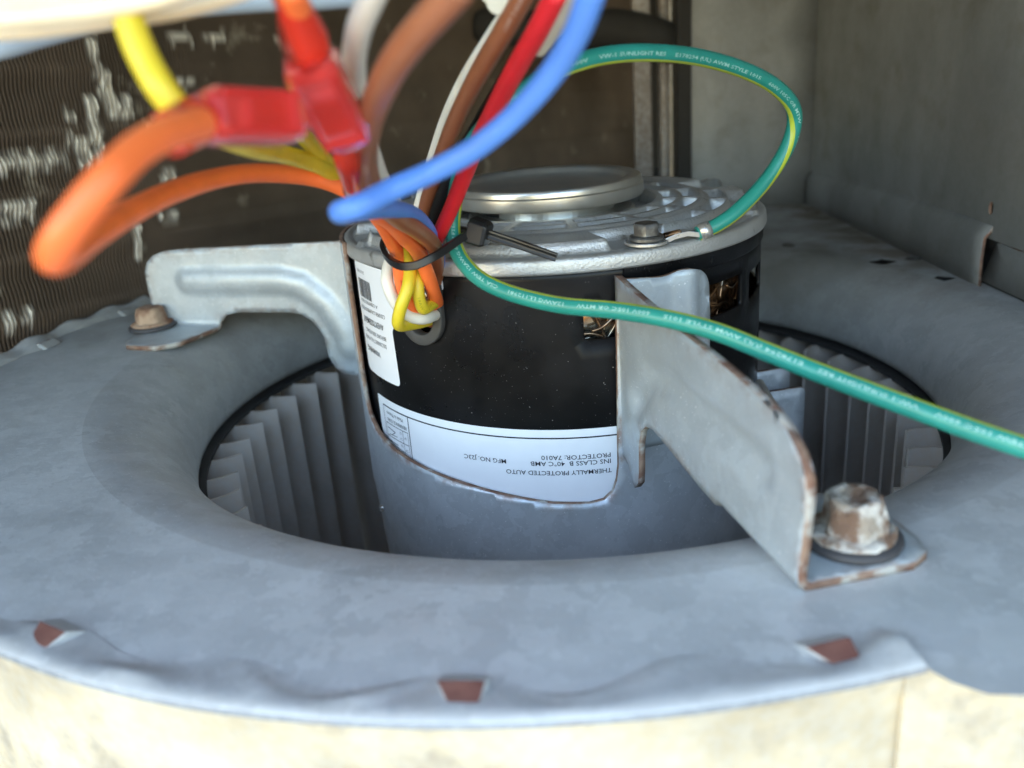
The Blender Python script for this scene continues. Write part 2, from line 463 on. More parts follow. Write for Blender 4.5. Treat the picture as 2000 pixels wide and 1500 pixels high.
obj('side_flange', vs, fs, M['wall'], cab, smooth=True, solid=1.2, rimmat=M['rust'])
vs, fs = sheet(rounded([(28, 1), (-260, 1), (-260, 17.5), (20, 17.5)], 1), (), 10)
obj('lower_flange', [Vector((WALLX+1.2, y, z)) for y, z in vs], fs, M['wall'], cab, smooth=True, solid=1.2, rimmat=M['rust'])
vs, fs = box((WALLX+3, 24, 21), (.8, 0, 0), (0, 5, 0), (0, 0, 7)); obj('notch_backing', vs, fs, M['dark'], cab)
vs, fs = box((WALLX+7, 0, 0), (1, 0, 0), (0, 262, 0), (0, 0, 249)); obj('light_block_panel', vs, fs, M['dark'], cab)  # unseen panel added to block light leaking in at the right
# back panel
vs, fs = sheet([(93, -2), (WALLX+2, -2), (WALLX+2, 249), (93, 249)], (), 20)
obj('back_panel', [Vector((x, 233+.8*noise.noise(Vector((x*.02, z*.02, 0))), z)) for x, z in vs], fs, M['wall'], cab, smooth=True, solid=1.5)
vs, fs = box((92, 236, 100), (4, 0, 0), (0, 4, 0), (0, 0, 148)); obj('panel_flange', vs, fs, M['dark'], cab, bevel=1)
# unseen cabinet roof, oversized and edged to shade the inside, not the wrap
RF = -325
vs, fs = box((-500, (RF+1000)/2, 256), (1300, 0, 0), (0, (1000-RF)/2, 0), (0, 0, 6)); obj('shade_roof', vs, fs, M['wall'], cab, bevel=1)
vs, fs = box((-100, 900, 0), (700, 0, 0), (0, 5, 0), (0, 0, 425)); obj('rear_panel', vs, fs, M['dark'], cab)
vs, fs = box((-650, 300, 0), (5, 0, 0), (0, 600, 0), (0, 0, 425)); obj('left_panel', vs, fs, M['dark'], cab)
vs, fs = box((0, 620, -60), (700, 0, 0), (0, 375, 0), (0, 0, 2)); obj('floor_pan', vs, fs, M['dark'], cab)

# ================================================================== EVAPORATOR COIL
coil = thing('condenser_coil', 'brown dirty finned coil with bent fins and painted sun glints behind the blower at left', 'coil')
Q = P(280, 590, 420); D = (fw+RT*((2200-1000)/FPX)+UP*((750-125)/FPX)).normalized()
Zc = Vector((0, 0, 1)); Zc = (Zc-Zc.dot(D)*D).normalized(); Nc = D.cross(Zc)
if Nc.dot(CAM-Q) < 0: Nc = -Nc
def coil_pt(s, h, n): return Q+D*s+Zc*h+Nc*n
fl = []
random.seed(3)
patches = []           # (s0, s1, h0, h1) bent fins with sun glints painted on
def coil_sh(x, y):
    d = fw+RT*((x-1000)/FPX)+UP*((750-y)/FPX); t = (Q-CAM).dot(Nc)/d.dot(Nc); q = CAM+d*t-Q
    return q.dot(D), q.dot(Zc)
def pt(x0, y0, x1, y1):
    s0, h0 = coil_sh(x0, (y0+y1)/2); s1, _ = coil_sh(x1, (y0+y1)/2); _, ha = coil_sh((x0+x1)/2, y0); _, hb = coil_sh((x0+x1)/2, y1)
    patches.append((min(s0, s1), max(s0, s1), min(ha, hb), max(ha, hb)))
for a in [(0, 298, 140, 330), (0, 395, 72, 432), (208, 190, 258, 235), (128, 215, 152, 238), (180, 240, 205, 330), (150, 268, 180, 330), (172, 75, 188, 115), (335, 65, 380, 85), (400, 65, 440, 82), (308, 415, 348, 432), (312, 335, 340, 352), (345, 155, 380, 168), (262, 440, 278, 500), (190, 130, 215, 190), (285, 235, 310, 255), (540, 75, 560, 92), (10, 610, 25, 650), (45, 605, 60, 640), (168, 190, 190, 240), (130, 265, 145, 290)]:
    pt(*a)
random.seed(11)
WT = []; NF = 0; s = -95.0; V = []; F = []; V2 = []; F2 = []
hs = [-60+3.4*i for i in range(0, 92)]
while s < 560:
    ph = random.uniform(-.15, .15); top = None
    for (VV, FF, glint) in ((V, F, False),):
        base = len(V); base2 = len(V2); prev = None
        for h in hs:
            tilt = .3*sin(h/3.9+ph)*.35
            wq = 3.0*noise.noise(Vector((s*.22, h*.15, 9)))
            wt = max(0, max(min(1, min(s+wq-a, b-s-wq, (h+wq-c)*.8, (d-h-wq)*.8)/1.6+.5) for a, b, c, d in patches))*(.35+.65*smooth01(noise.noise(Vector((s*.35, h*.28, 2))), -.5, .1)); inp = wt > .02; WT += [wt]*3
            n = .35*sin(h*2*pi/12.7)+.6*noise.noise(Vector((s*.03, h*.05, 0)))
            n += (.5*sin(h*2*pi/25.4))+.25*math.exp(-(((h % 25.4)-12)/2.2)**2)
            lean = 0.12*sin(h*2*pi/12.7)+.5*noise.noise(Vector((s*.02, h*.06, 4)))
            if inp: n += wt*(1.2+1.2*noise.noise(Vector((s*.7, h*.3, 7)))); lean += wt*(.5+.5*noise.noise(Vector((s*.1, h*.15, 1))))
            a = coil_pt(s+tilt*.4+lean, h, n); a2 = coil_pt(s+tilt*.4+lean+.32, h, n-.1); b = coil_pt(s, h, -9)
            V += [a, a2, b]
            k = len(V)-3
            if prev is not None:
                F.append((k-3, k, k+1, k-2)); F.append((k-1, k+2, k, k-3))
                if inp: F2 += [len(F)-1, len(F)-2]
            prev = k
    s += 1.75 + (0.0008*max(0, s))
mi = [0]*len(F)
for i in F2: mi[i] = 1
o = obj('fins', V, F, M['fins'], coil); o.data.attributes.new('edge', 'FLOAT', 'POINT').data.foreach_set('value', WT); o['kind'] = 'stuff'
for i in range(11):
    h = -52+25.4*i
    a = coil_pt(-100, h+6, -4.6); b = coil_pt(560, h+6, -4.6)
    vs, fs = sweep(transport([a, a.lerp(b, .5), b]), circ(3.4, 10)); obj('tube', vs, fs, M['fins'], coil, smooth=True)
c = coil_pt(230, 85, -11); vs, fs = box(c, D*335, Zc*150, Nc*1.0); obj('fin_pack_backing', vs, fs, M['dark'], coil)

# upright members at the coil's far end
def upright(px0, px1, depth, mat, name, label, cat, z0=-30, z1=248, lip=0):
    d0 = P(px0, 300, depth); d1 = P(px1, 300, depth)
    c = (d0+d1)/2; hx = (d1.x-d0.x)/2
    vs, fs = box((c.x, c.y, (z0+z1)/2), (hx, 0, 0), (0, 3, 0), (0, 0, (z1-z0)/2))
    return tag(obj(name, vs, fs, mat, bevel=.8), label, cat)
M['post'] = plastic('brown_post', (.060, .050, .040), rough=.7)
M['upr'] = galvanised('brownish_upright', base=(.32, .27, .23), dark=(.15, .12, .10), metallic=.3, rough=.5, rust=.8, stain=(.12, .09, .07), stretch=(1, 1, .25), specks=False)
upright(1240, 1273, 560, M['upr'], 'coil_end_plate', 'pale brown upright metal strip at the far end of the coil', 'end plate')
tag(tube('pipe', [(P(1300, 300, 565).x, P(1300, 300, 565).y, z) for z in (-30, 60, 110, 200, 248)], 4.4, M['upr'], seg=6), 'narrow upright grey brown pipe beside the dark corner post', 'pipe')
upright(1318, 1362, 545, M['post'], 'corner_post', 'dark brown upright corner post between pipe and grey back panel', 'post')
a = P(1120, 60, 540); b = P(1295, 78, 520)
tag(tube('insulated_hose', [a+Vector((-60, 20, 8)), a, (a+b)/2+Vector((0, 0, 4)), b, b+Vector((10, 40, -5))], 11, M['dark']), 'thick black hose crossing the dark gap above the green wire', 'hose')

# ================================================================== BLOWER HOUSING
house = thing('blower_housing', 'large blue grey galvanised blower housing with round rolled inlet and rust marked seam', 'blower housing')
LIPR, LIPZ, BR = 131.5, -26.0, 160.5
# outline of the side plate (x,y); round scroll in front and left, straight deck to the wall at right
def polar(a, r): return (r*sin(radians(a)), -r*cos(radians(a)))
arc = [(14.2, 196.5), (8, 196.3), (0, 197.2), (-8, 198.5), (-16, 200), (-24, 202), (-34, 204.5), (-46, 208), (-60, 212), (-72, 215.5), (-84, 219), (-96, 220), (-108, 218.5), (-117.6, 217.5)]
front = [polar(a, r) for a, r in arc]
outline = [(47.6, -190.9), (50, -194.5), (54, -197.6), (62, -198.8), (120, -203), (WALLX+1, -208), (WALLX+1, 233), (-95, 233), (-150, 170)] + [polar(*q) for q in reversed(arc)][0:-1]
def bell_z(r):
    if r >= BR: return 0
    t = (BR-r)/(BR-LIPR)
    return LIPZ*(1-math.sqrt(max(0, 1-min(1, t)**2)))
# side plate = flat part (with slots) + rolled inlet
def slot(cx, cy, l, w_, ang):
    pts = [(-l, 0), (-l*.6, w_*.45), (-l*.1, w_*.6), (l*.2, w_), (l*.7, w_*.4), (l, 0), (l*.6, -w_*.4), (0, -w_*.8), (-l*.6, -w_*.45)]
    return [(cx+x*cos(ang)-y*sin(ang), cy+x*sin(ang)+y*cos(ang)) for x, y in pts]
slots = [slot(147.2, 72.3, 6.5, 5.5, -.1), slot(156.5, 37.9, 6.5, 4.5, 0), slot(160, 205, 4, 4, 0)]
ring = [(BR*cos(2*pi*i/220), BR*sin(2*pi*i/220)) for i in range(220)]
vs, fs = sheet(outline, [ring]+slots, 5)
def flat_z(x, y):
    r = hypot(x, y); a = degrees(atan2(x, -y))
    z = .35*noise.noise(Vector((x*.018, y*.018, 0)))*smooth01(r, BR, BR+15)
    return z
obj('side_plate', [Vector((x, y, flat_z(x, y))) for x, y in vs], fs, M['plate'], house, smooth=True)
prof = [(BR, 0)]
for i in range(1, 25):
    t = i/24*pi/2
    prof.append((BR-(BR-LIPR)*sin(t), LIPZ*(1-cos(t))-.22*sin(min(1, i/7)*pi/2)*cos(t)))
prof += [(LIPR+.1, LIPZ-2.2), (LIPR+1.3, LIPZ-2.2), (LIPR+1.5, LIPZ)]
vs, fs = lathe(list(reversed(prof)), 220); o = obj('inlet_bell', vs, fs, M['bell'], house, smooth=True)
# scroll wrap below the rim
def arc_at(a):
    for i in range(len(arc)-1):
        if arc[i][0] >= a >= arc[i+1][0]:
            t = (arc[i][0]-a)/(arc[i][0]-arc[i+1][0]); return arc[i][1]*(1-t)+arc[i+1][1]*t
    return arc[-1][1] if a < arc[-1][0] else arc[0][1]
nA = 150; vs = []; fs = []; zz = [-1.2, -4, -9, -16, -26, -40, -60, -90, -130, -180, -250]
for i in range(nA+1):
    a = 14.2-(14.2+117)*i/nA
    for z in zz:
        r = arc_at(a)-3.2+1.3*noise.noise(Vector((a*.09, z*.02, 2)))+ (0.8 if z > -5 else 0)
        x, y = polar(a, r); vs.append(Vector((x, y, z)))
for i in range(nA):
    for j in range(len(zz)-1):
        p = i*len(zz)+j; fs.append((p, p+len(zz), p+len(zz)+1, p+1))
obj('scroll_wrap', vs, [tuple(reversed(f)) for f in fs], M['wrap'], house, smooth=True)
vs, fs = sheet([(47, -188), (WALLX, -204), (WALLX, -205.5), (47, -189.5)], (), 8)
vs, fs = box((107.5, -194.6, -126), (62, -6.5, 0), (0, .7, 0), (0, 0, 124.5)); obj('outlet_front', vs, fs, M['wrap'], house)
# crimped flange lying on the plate's edge, wavy inner side
nA = 420; vs = []; fs = []; K = 9
tabs_a = [-32.6, -8.2, 10.3, -57, -82.6, -100, -113]
for i in range(nA+1):
    a = 14-(14+117.6)*i/nA; ro = arc_at(a)
    wv = 1.0*sin(a*.55)+1.6*noise.noise(Vector((a*.16, 0, 0)))
    back = smooth01(-a, 60, 80)
    wi = 9.5+wv*1.8-back*1.5
    for j in range(K):
        t = j/(K-1); r = ro-wi*(1-t)
        lump = 2.9*max(0, noise.noise(Vector((a*.22, t*1.2, 5))))*sin(pi*min(1, t*1.15))
        z = .02+1.2*smooth01(t, 0, .9)+lump*.95
        if back: z += back*(1.8*t+.9*sin(a*1.05))*(t > .1)
        x, y = polar(a, r+.4*(j == K-1)); vs.append(Vector((x, y, z)))
    vs[-2].z -= .1; vs[-1].z -= .7
    x, y = polar(a, ro+.55); vs.append(Vector((x, y, vs[-1].z-.25)))
    x, y = polar(a, ro+.6); vs.append(Vector((x, y, min(vs[-1].z-.7, -.6))))
K += 2
for i in range(nA):
    for j in range(K-1):
        p = i*K+j; fs.append((p, p+1, p+K+1, p+K))
obj('crimped_flange', vs, [tuple(reversed(f)) for f in fs], None, house, smooth=True, mats=[M['plate'], M['rim']], mi=[1 if k % (K-1) >= K-3 else 0 for k in range(len(fs))])
for a in tabs_a:
    r = {-32.6: 196.3, -8.2: 190.5, 10.3: 188.0}.get(a, arc_at(a)-9)
    c = Vector((*polar(a, r), 0)); ra = Vector((sin(radians(a)), -cos(radians(a)), 0)); ta = Vector((cos(radians(a)), sin(radians(a)), 0))
    # raised lip of sheet bent up with a torn rusty face towards the front
    w2 = 4.3 if a > -20 else 4.6
    vv = [c-ta*w2+ra*.2+Vector((0, 0, 1.9)), c+ta*w2*.95+ra*.2+Vector((0, 0, 2.2)), c+ta*(w2*.85)+ra*4.4+Vector((0, 0, 1.1)), c-ta*(w2*.35)+ra*4.7+Vector((0, 0, 1.0)),
          c-ta*w2*1.0-ra*3.5+Vector((0, 0, .05)), c+ta*w2*1.0-ra*3.5+Vector((0, 0, .05)), c+ta*w2*1.02-ra*.5+Vector((0, 0, -.2)), c-ta*w2*1.02-ra*.5+Vector((0, 0, -.2))]
    ff = [(0, 3, 2, 1), (4, 0, 1, 5), (4, 7, 3, 0), (5, 1, 2, 6), (3, 7, 6, 2)]
    obj('crimp_tab', vv, ff, None, house, mats=[M['rust_red'], M['plate']], mi=[0, 1, 1, 1, 0], bevel=.4, label='rusty red bent seam tab')
# rivets on the deck
for x, y, r in [(120.3, 118.2, 3.4), (162.0, 74.3, 3.8)]:
    vs, fs = lathe([(0.01, 1.2), (r*.5, 1.1), (r*.8, .7), (r, .05)], 20, c=(x, y)); obj('rivet', vs, [tuple(reversed(f)) for f in fs], M['steel'], house, smooth=True)

# ================================================================== BLOWER WHEEL
wheel = thing('squirrel_cage_fan', 'squirrel cage blower wheel with tall dusty grey vanes inside the round inlet', 'blower wheel')
NV = 51
pts2 = []; x = 0; y = 0; n = 10
for i in range(n+1):
    pts2.append((119.5+x, y)); ph = radians(34-100*(i/n)); x += 2.9*cos(ph); y += 2.9*sin(ph)
TW = 1.0
def vane(a):
    vs = []; fs = []
    ztop = -31.5; zb = -215; levels = [ztop, ztop-1.2, ztop-30, ztop-80, zb]
    e = Vector((sin(a), -cos(a), 0)); t = Vector((cos(a), sin(a), 0))
    m_ = len(pts2)
    for z in levels:
        for sgn in (0, 1):
            for i, (r, q) in enumerate(pts2):
                dr = pts2[min(i+1, m_-1)][0]-pts2[max(i-1, 0)][0]; dq = pts2[min(i+1, m_-1)][1]-pts2[max(i-1, 0)][1]; L = hypot(dr, dq)
                nr, nq = -dq/L, dr/L
                off = (sgn-.5)*TW
                vs.append(e*(r+nr*off)+t*(q+nq*off)+Vector((0, 0, z)))
    W = 2*m_
    for k in range(len(levels)-1):
        for i in range(m_-1):
            a0 = k*W+i; fs.append((a0, a0+W, a0+W+1, a0+1))
            b0 = k*W+m_+i; fs.append((b0, b0+1, b0+W+1, b0+W))
        fs.append((k*W, k*W+m_, k*W+W+m_, k*W+W)); fs.append((k*W+m_-1, k*W+W+m_-1, k*W+W+2*m_-1, k*W+2*m_-1))
    for i in range(m_-1): fs.append((i, i+1, m_+i+1, m_+i))
    return vs, fs
vs, fs = vane(0)
VA = radians(-68.5)
v0 = obj('vane', vs, fs, M['vane'], wheel); md = v0.data; v0.rotation_euler = (0, 0, VA)
md.polygons.foreach_set("use_smooth", [True]*len(md.polygons))
es = v0.modifiers.new("edges", 'EDGE_SPLIT'); es.split_angle = radians(40)
for i in range(1, NV):
    o = v0.copy(); COL.objects.link(o); o.parent = wheel; o.rotation_euler = (0, 0, VA+2*pi*i/NV+random.uniform(-.006, .006))
vs, fs = lathe([(129.6, -31.9), (129.6, -30.4), (146, -30.4), (146, -36), (143, -36), (143, -31.9), (129.6, -31.9)], 160); obj('end_ring', vs, fs, M['ring'], wheel, smooth=False)
vs, fs = lathe([(.01, -205), (118, -205), (146, -214), (146, -217), (.01, -217)], 96); obj('back_plate', vs, [tuple(reversed(f)) for f in fs], M['ring'], wheel)

# ================================================================== MOTOR
motor = thing('blower_motor', 'black cylindrical blower motor with silver cast lid and white labels in the middle', 'motor')
RS = 70.5
def rr(u0, u1, z0, z1, r=1.6): return rounded([(u0, z0), (u1, z0), (u1, z1), (u0, z1)], r)
holes = [rr(U(3.4), U(14.5), 19.8, 28.4), rr(U(35.0), U(51.5), 19.3, 29.6), rr(U(56.5), U(74), 18.6, 28.4), rr(U(80), U(98), 18.6, 28.4)]
gu, gz = U(-36.8), 27.0
def ushape(r, top, n=14): return [(gu-r, top)]+[(gu-r*cos(pi*i/n), gz-r*1.05*sin(pi*i/n)) for i in range(n+1)]+[(gu+r, top)]
holes.append(ushape(5.6, 38.5))
outl = [(U(-170), -90), (U(170), -90), (U(170), 41), (U(-170), 41)]
vs, fs = sheet(outl, holes, 4)
mp = cylmap(RS)
obj('shell', [mp(*v) for v in vs], fs, M['black'], motor, smooth=True, solid=1.3, offset=-1)
vs, fs = lathe([(.01, -90.5), (68, -90.5), (70.3, -90), (70.3, -88)], 64); obj('bottom_cover', vs, fs, M['black'], motor)
# raised lip under the lid
vs, fs = lathe([(70.6, 34.8), (71.1, 35.6), (71.2, 40.2)], 160, radians(13), radians(110)); obj('shell_bead', vs, fs, M['black'], motor, smooth=True)
# windings seen through the openings
parts = []
random.seed(5)
for i in range(170):
    a0 = radians(random.uniform(-60, 110)); r0 = random.uniform(60, 66.5); z0 = random.uniform(14, 31)
    sl_ = random.uniform(-.9, .9) if random.random() < .6 else random.uniform(1.2, 3)*random.choice((-1, 1)); p_ = []
    for k in range(6):
        t = k/5-.5; a = a0+t*.22
        p_.append(Vector((r0*sin(a), -r0*cos(a), min(35.5, z0+sl_*t*14+1.5*sin(t*5)))))
    parts.append(sweep(transport(catmull(p_, 3)), circ(.55, 6)))
vs, fs = join(parts); o = obj('winding', vs, fs, M['copper'], motor, smooth=True); o['kind'] = 'stuff'
vs, fs = lathe([(59, 8), (62, 12), (63, 24), (60, 34), (54, 36)], 96); obj('winding_core', vs, fs, M['copper'], motor, smooth=True)
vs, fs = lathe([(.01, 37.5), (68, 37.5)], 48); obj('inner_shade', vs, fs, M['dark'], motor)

# cast end bell as a height field in polar coordinates
def lidz(a, r):
    z = 44.5
    ad = (degrees(a)+180) % 360-180
    # edge rounding of rim
    # plateau R<68, with pocket for the bolt
    wob = .25*noise.noise(Vector((ad*.05, 0, 0)))
    pl = 1-smooth01(r, 66.6+wob, 67.9+wob)
    # pockets every 90 degrees starting at the bolt
    pk = 0
    for c_ in (19.5, 109.5, -160.5, -70.5):
        dd = abs((ad-c_+180) % 360-180)
        hw = 10.5
        pk = max(pk, (1-smooth01(dd*r/57.3, hw-1.1, hw+.6))*smooth01(r, 54.6, 55.8))
    # to the right of the bolt the outer plateau is lower
    low = smooth01(ad, 20, 24)*(1-smooth01(ad, 86, 92))*smooth01(r, 59.5, 60.7)
    z += 3.3*pl*(1-pk)*(1-low)
    # second step up
    z += .8*(1-smooth01(r, 52.0, 52.9))-4.6*(1-smooth01(r, 35.2, 36.0))
    # concentric vent slots with radial ribs
    ribw = None
    for (ra, rb, n_, off) in ((45.2, 49.4, 15, 5), (38.6, 42.6, 15, 5)):
        rib = abs(((ad-off) % (360/n_))-180/n_)*r/57.3       # distance from the slot's centre
        half = (180/n_)*r/57.3-1.6
        inn = smooth01(r, ra-.5, ra+.3)*(1-smooth01(r, rb-.3, rb+.5))*(1-smooth01(rib, half-.4, half+.3))
        z -= 8*inn
    # outer slots in the right-hand part
    if 22 < ad < 95:
        rib = abs(((ad-5) % 24)-12)*r/57.3; half = 12*r/57.3-1.7
        inn = smooth01(r, 53.8, 54.3)*(1-smooth01(r, 58.6, 59.1))*(1-smooth01(rib, half-.4, half+.3))*smooth01(ad, 24, 26)
        z -= 5.5*inn
    # groove at the foot of the plateau wall
    z -= .5*math.exp(-((r-68.9)/.45)**2)
    # three small notches on the rim
    for c_ in (65.5, -62, 150, -130):
        dd = abs((ad-c_+180) % 360-180)*r/57.3
        z += 1.6*(1-smooth01(dd, 2.0, 2.6))*smooth01(r, 66, 66.6)*(1-smooth01(r, 70, 70.6))
    return z
rad = [20+.55*i for i in range(91)]+[70.3, 70.8, 71.3, 71.65]
nA = 760; vs = []; fs = []; K = len(rad)+4
for i in range(nA):
    a = 2*pi*i/nA; e = (sin(a), -cos(a))
    for r in rad: vs.append(Vector((r*e[0], r*e[1], lidz(a, r) if r < 70.5 else {70.8: 44.42, 71.3: 44.2, 71.65: 43.9}[r])))
    for r, z in ((71.9, 43.3), (72.2, 40.6), (71.9, 39.9), (69, 39.8)): vs.append(Vector((r*e[0], r*e[1], z)))
for i in range(nA):
    for j in range(K-1):
        p = i*K+j; q = ((i+1) % nA)*K+j; fs.append((p, p+1, q+1, q))
lid = obj('end_bell', vs, fs, M['cast'], motor, smooth=True)
# hub under the cap
vs, fs = lathe([(29, 41), (29, 45.6), (28, 46.4), (22, 46.4), (22, 51), (.01, 51)], 72); obj('hub', vs, [tuple(reversed(f)) for f in fs], M['zinc'], motor, smooth=False)
# round zinc cap
CX, CY = -1.2, 4.5
vs, fs = lathe([(.01, 54.0), (24.0, 54.1), (26.2, 54.4), (27.0, 55.0), (27.6, 55.9), (28.6, 56.4), (31.8, 56.5), (32.7, 56.2), (33.1, 55.6), (33.15, 54.9), (33.2, 54.2), (33.7, 53.7), (33.8, 50.6), (33.5, 49.8), (32.8, 49.6), (20, 49.8)], 128, c=(CX, CY))
o = obj('cap', vs, [tuple(reversed(f)) for f in fs], M['zinc'], motor, smooth=True, label='round shiny zinc cap with dished top')
es = o.modifiers.new('edges', 'EDGE_SPLIT'); es.split_angle = radians(32)
vs, fs = lathe([(24, 42), (24, 49.7)], 64, c=(CX, CY)); obj('cap_gasket', vs, [tuple(reversed(f)) for f in fs], M['blackw'], motor)
tube('clip', [P(903, 360, 300), P(910, 372, 298), P(922, 386, 296), P(924, 392, 296), P(914, 404, 298)], .35, M['tin'], motor, n=8)
# lid bolt with washer
def hexbolt(parent, c, z, r, h, fl_, mat, name='bolt_head', rot=.3, taper=1.0, rough=0):
    vv = []; ff = []
    ringz = [(fl_, z), (fl_, z+.7), (fl_*.93, z+1.1), (r*1.02, z+1.3)]
    n = 36; rows = []
    def hexr(a, rr_):
        k = (a-rot) % (pi/3)-pi/6; return rr_*cos(pi/6)/cos(k)
    for (rr_, zz_) in ringz: rows.append([(rr_ if rr_ > r*1.1 else hexr(2*pi*i/n, rr_), zz_) for i in range(n)])
    for (k_, zz_) in ((1.0, z+1.5), (1-(1-taper)*.5, z+h*.6), (taper, z+h-.5), (taper*.9, z+h), (taper*.6, z+h+.05), (.01, z+h+.05)):
        rows.append([(hexr(2*pi*i/n, r*k_), zz_) for i in range(n)])
    for row in rows:
        for i, (q, zz_) in enumerate(row):
            a = 2*pi*i/n; p = Vector((c[0]+q*cos(a), c[1]+q*sin(a), zz_))
            if rough: p += Vector((noise.noise(p*.45), noise.noise(p*.45+Vector((9, 0, 0))), noise.noise(p*.45+Vector((0, 9, 0)))))*rough + Vector((noise.noise(p*1.6), noise.noise(p*1.6+Vector((9, 0, 0))), noise.noise(p*1.6+Vector((0, 9, 0)))))*rough*.3
            vv.append(p)
    for k in range(len(rows)-1):
        for i in range(n):
            a_ = k*n+i; b_ = k*n+(i+1) % n; ff.append((a_, b_, b_+n, a_+n))
    o = obj(name, vv, ff, mat, parent, smooth=True)
    if not rough:
        es = o.modifiers.new("edges", 'EDGE_SPLIT'); es.split_angle = radians(35)
    return o
BC = (23.4, -62.5)
hexbolt(motor, BC, 46.0, 3.9, 4.6, 5.0, M['steel'], name='lid_bolt')

# ---- labels
def tilt(x): return -.027*x
def lab(R, poly, name, mat=M['label'], par=motor, step=3):
    vs, fs = sheet(poly, (), step)
    f_ = cylmap(R)
    out = []
    for u, z in vs:
        p = f_(u, z); p.z += tilt(p.x); out.append(p)
    return obj(name, out, fs, mat, par, smooth=True)
big = lab(RS+.12, rounded([(U(-63.0), -36), (U(60), -36), (U(60), -6.9), (U(-63.0), -6.9)], [0, 0, 2, 1]), 'rating_label')
wl = rounded([(U(-68.5), -.0), (U(-48.3), -.0), (U(-48.9), 18.5), (U(-46.3), 22), (U(-45.3), 28), (U(-45.2), 34.6), (U(-29.5), 34.6), (U(-29.5), 37.6), (U(-68.5), 37.6)], [2.5, 2.2, 1, 1, 1, .5, .6, .6, 2])
warn = lab(RS+.12, wl, 'warning_label')
def prn(R, a0, z0, sx=1):
    """upside-down print: starts at angle a0 and runs to the left"""
    f_ = cylmap(R)
    def g_(x, y):
        p = f_(U(a0)-x, z0-y); p.z += tilt(p.x); return p
    return g_
RP = RS+.22
def line(u0, z0, u1, z1, wd, par, mat=None, name='printed_line'):
    n = max(2, int(abs(u1-u0)/3)+1); f_ = cylmap(RP); vs = []; fs = []
    dx, dz = u1-u0, z1-z0; L = hypot(dx, dz); nx, nz = -dz/L*wd/2, dx/L*wd/2
    for i in range(n+1):
        t = i/n
        for sg in (-1, 1):
            p = f_(u0+dx*t+nx*sg, z0+dz*t+nz*sg); p.z += tilt(p.x); vs.append(p)
    for i in range(n): fs.append((2*i, 2*i+2, 2*i+3, 2*i+1))
    return vs, fs
CH = .70   # cap height of the font per unit size, about
def T(s, a0, a1, zc_, cap, par, mat=None, bold=.0, name='printed_text'):
    size = cap/CH
    return text_mesh(s, size, prn(RP, a0, zc_+cap/2), name, mat or M['ink'], par, width=U(a0)-U(a1), bold=bold)
T("THERMALLY PROTECTED AUTO", 8.6, -17.3, -21.2+.25, 1.45, big, bold=.012)
T("INS CLASS B  40\u00b0C AMB", 8.6, -11.0, -17.9, 1.45, big, bold=.012)
T("PROTECTOR: 7A010", 8.6, -8.3, -15.9, 1.45, big, bold=.012)
T("MFG NO. J23C", -17.0, -28.4, -17.7, 1.45, big, bold=.012)
L = [line(U(-59.5), -9.6, U(59), -9.6, .45, big), line(U(-46.9), -9.6, U(-46.9), -36, .32, big), line(U(-59.5), -9.6, U(-59.5), -34, .2, big)]
# connection table: two rows with motor diagrams
t0, t1 = U(-58.7), U(-47.7)
for z in (-15.6, -20.2, -24.8): L.append(line(t0, z, t1, z, .22, big))
for u in (t0, U(-50.0), t1): L.append(line(u, -15.6, u, -24.8, .16, big))
L += [line(U(-58), -17.2, U(-54), -17.8, .3, big), line(U(-54), -17.8, U(-56), -19.4, .25, big), line(U(-57.6), -19.6, U(-53), -19.0, .2, big), line(U(-57.8), -22, U(-53), -22, .22, big), line(U(-57.8), -23, U(-53), -23, .22, big)]
vs, fs = join(L); obj('printed_lines', vs, fs, M['ink'], big)
T("CCW", -48.2, -49.6, -22.5, 1.0, big); T("CW", -48.4, -49.4, -18, 1.0, big)
T("L2", -50.6, -51.6, -17, .9, big); T("L1", -50.6, -51.6, -19, .9, big); T("L2", -50.6, -51.6, -21.5, .9, big); T("L1", -50.6, -51.6, -23.6, .9, big)
T("REFERENCE 15300", -47.9, -57.6, -14.2, 1.25, big, bold=.0)
T("Made in Mexico", -49.2, -57.6, -11.9, 1.25, big, bold=.0)
GI = M['grayink']
T("WARNING", -57.0, -66, 8.3, 1.9, warn, bold=.012)
T("DISCONNECT ALL POWER", -52.6, -66.5, 12.2, 1.35, warn, mat=GI)
T("BEFORE SERVICING", -52.3, -65, 14.8, 1.35, warn, mat=GI)
T("AVERTISSEMENT", -53.0, -66, 18.4, 2.0, warn, bold=.012)
T("COUPER L'ALIMENTATION", -51.5, -67, 22.2, 1.35, warn, mat=GI)
T("A L'ENTRETIEN", -54.8, -66, 24.7, 1.1, warn, mat=GI)
random.seed(2); L = []; u = U(-66.5)
while u < U(-57.8):
    wd = random.choice((.16, .26, .42)); L.append(line(u, 25.8, u, 32.0, wd, warn)); u += wd+random.choice((.2, .3))
vs, fs = join(L); obj('barcode', vs, fs, GI, warn)
T("310-7001", -60.8, -66.5, 34.4, 1.0, warn, mat=GI)

# ---- rubber grommet in the lead opening
def ugrom(ro, ri, top):
    outer = ushape(ro, top, 24); inner = ushape(ri, top, 24)
    return outer+list(reversed(inner))
vs, fs = sheet(ugrom(8.4, 5.2, 37.2), (), 1.6)
f_ = cylmap(RS+2.0)
obj('grommet', [f_(*v) for v in vs], fs, M['grommet'], motor, smooth=True, solid=3.4, bevel=.45)
vs, fs = box(cylmap(52)(gu, gz+4), (10, 7, 0), (0, .5, 0), (0, 0, 12)); obj('lead_cavity', vs, fs, M['dark'], motor)

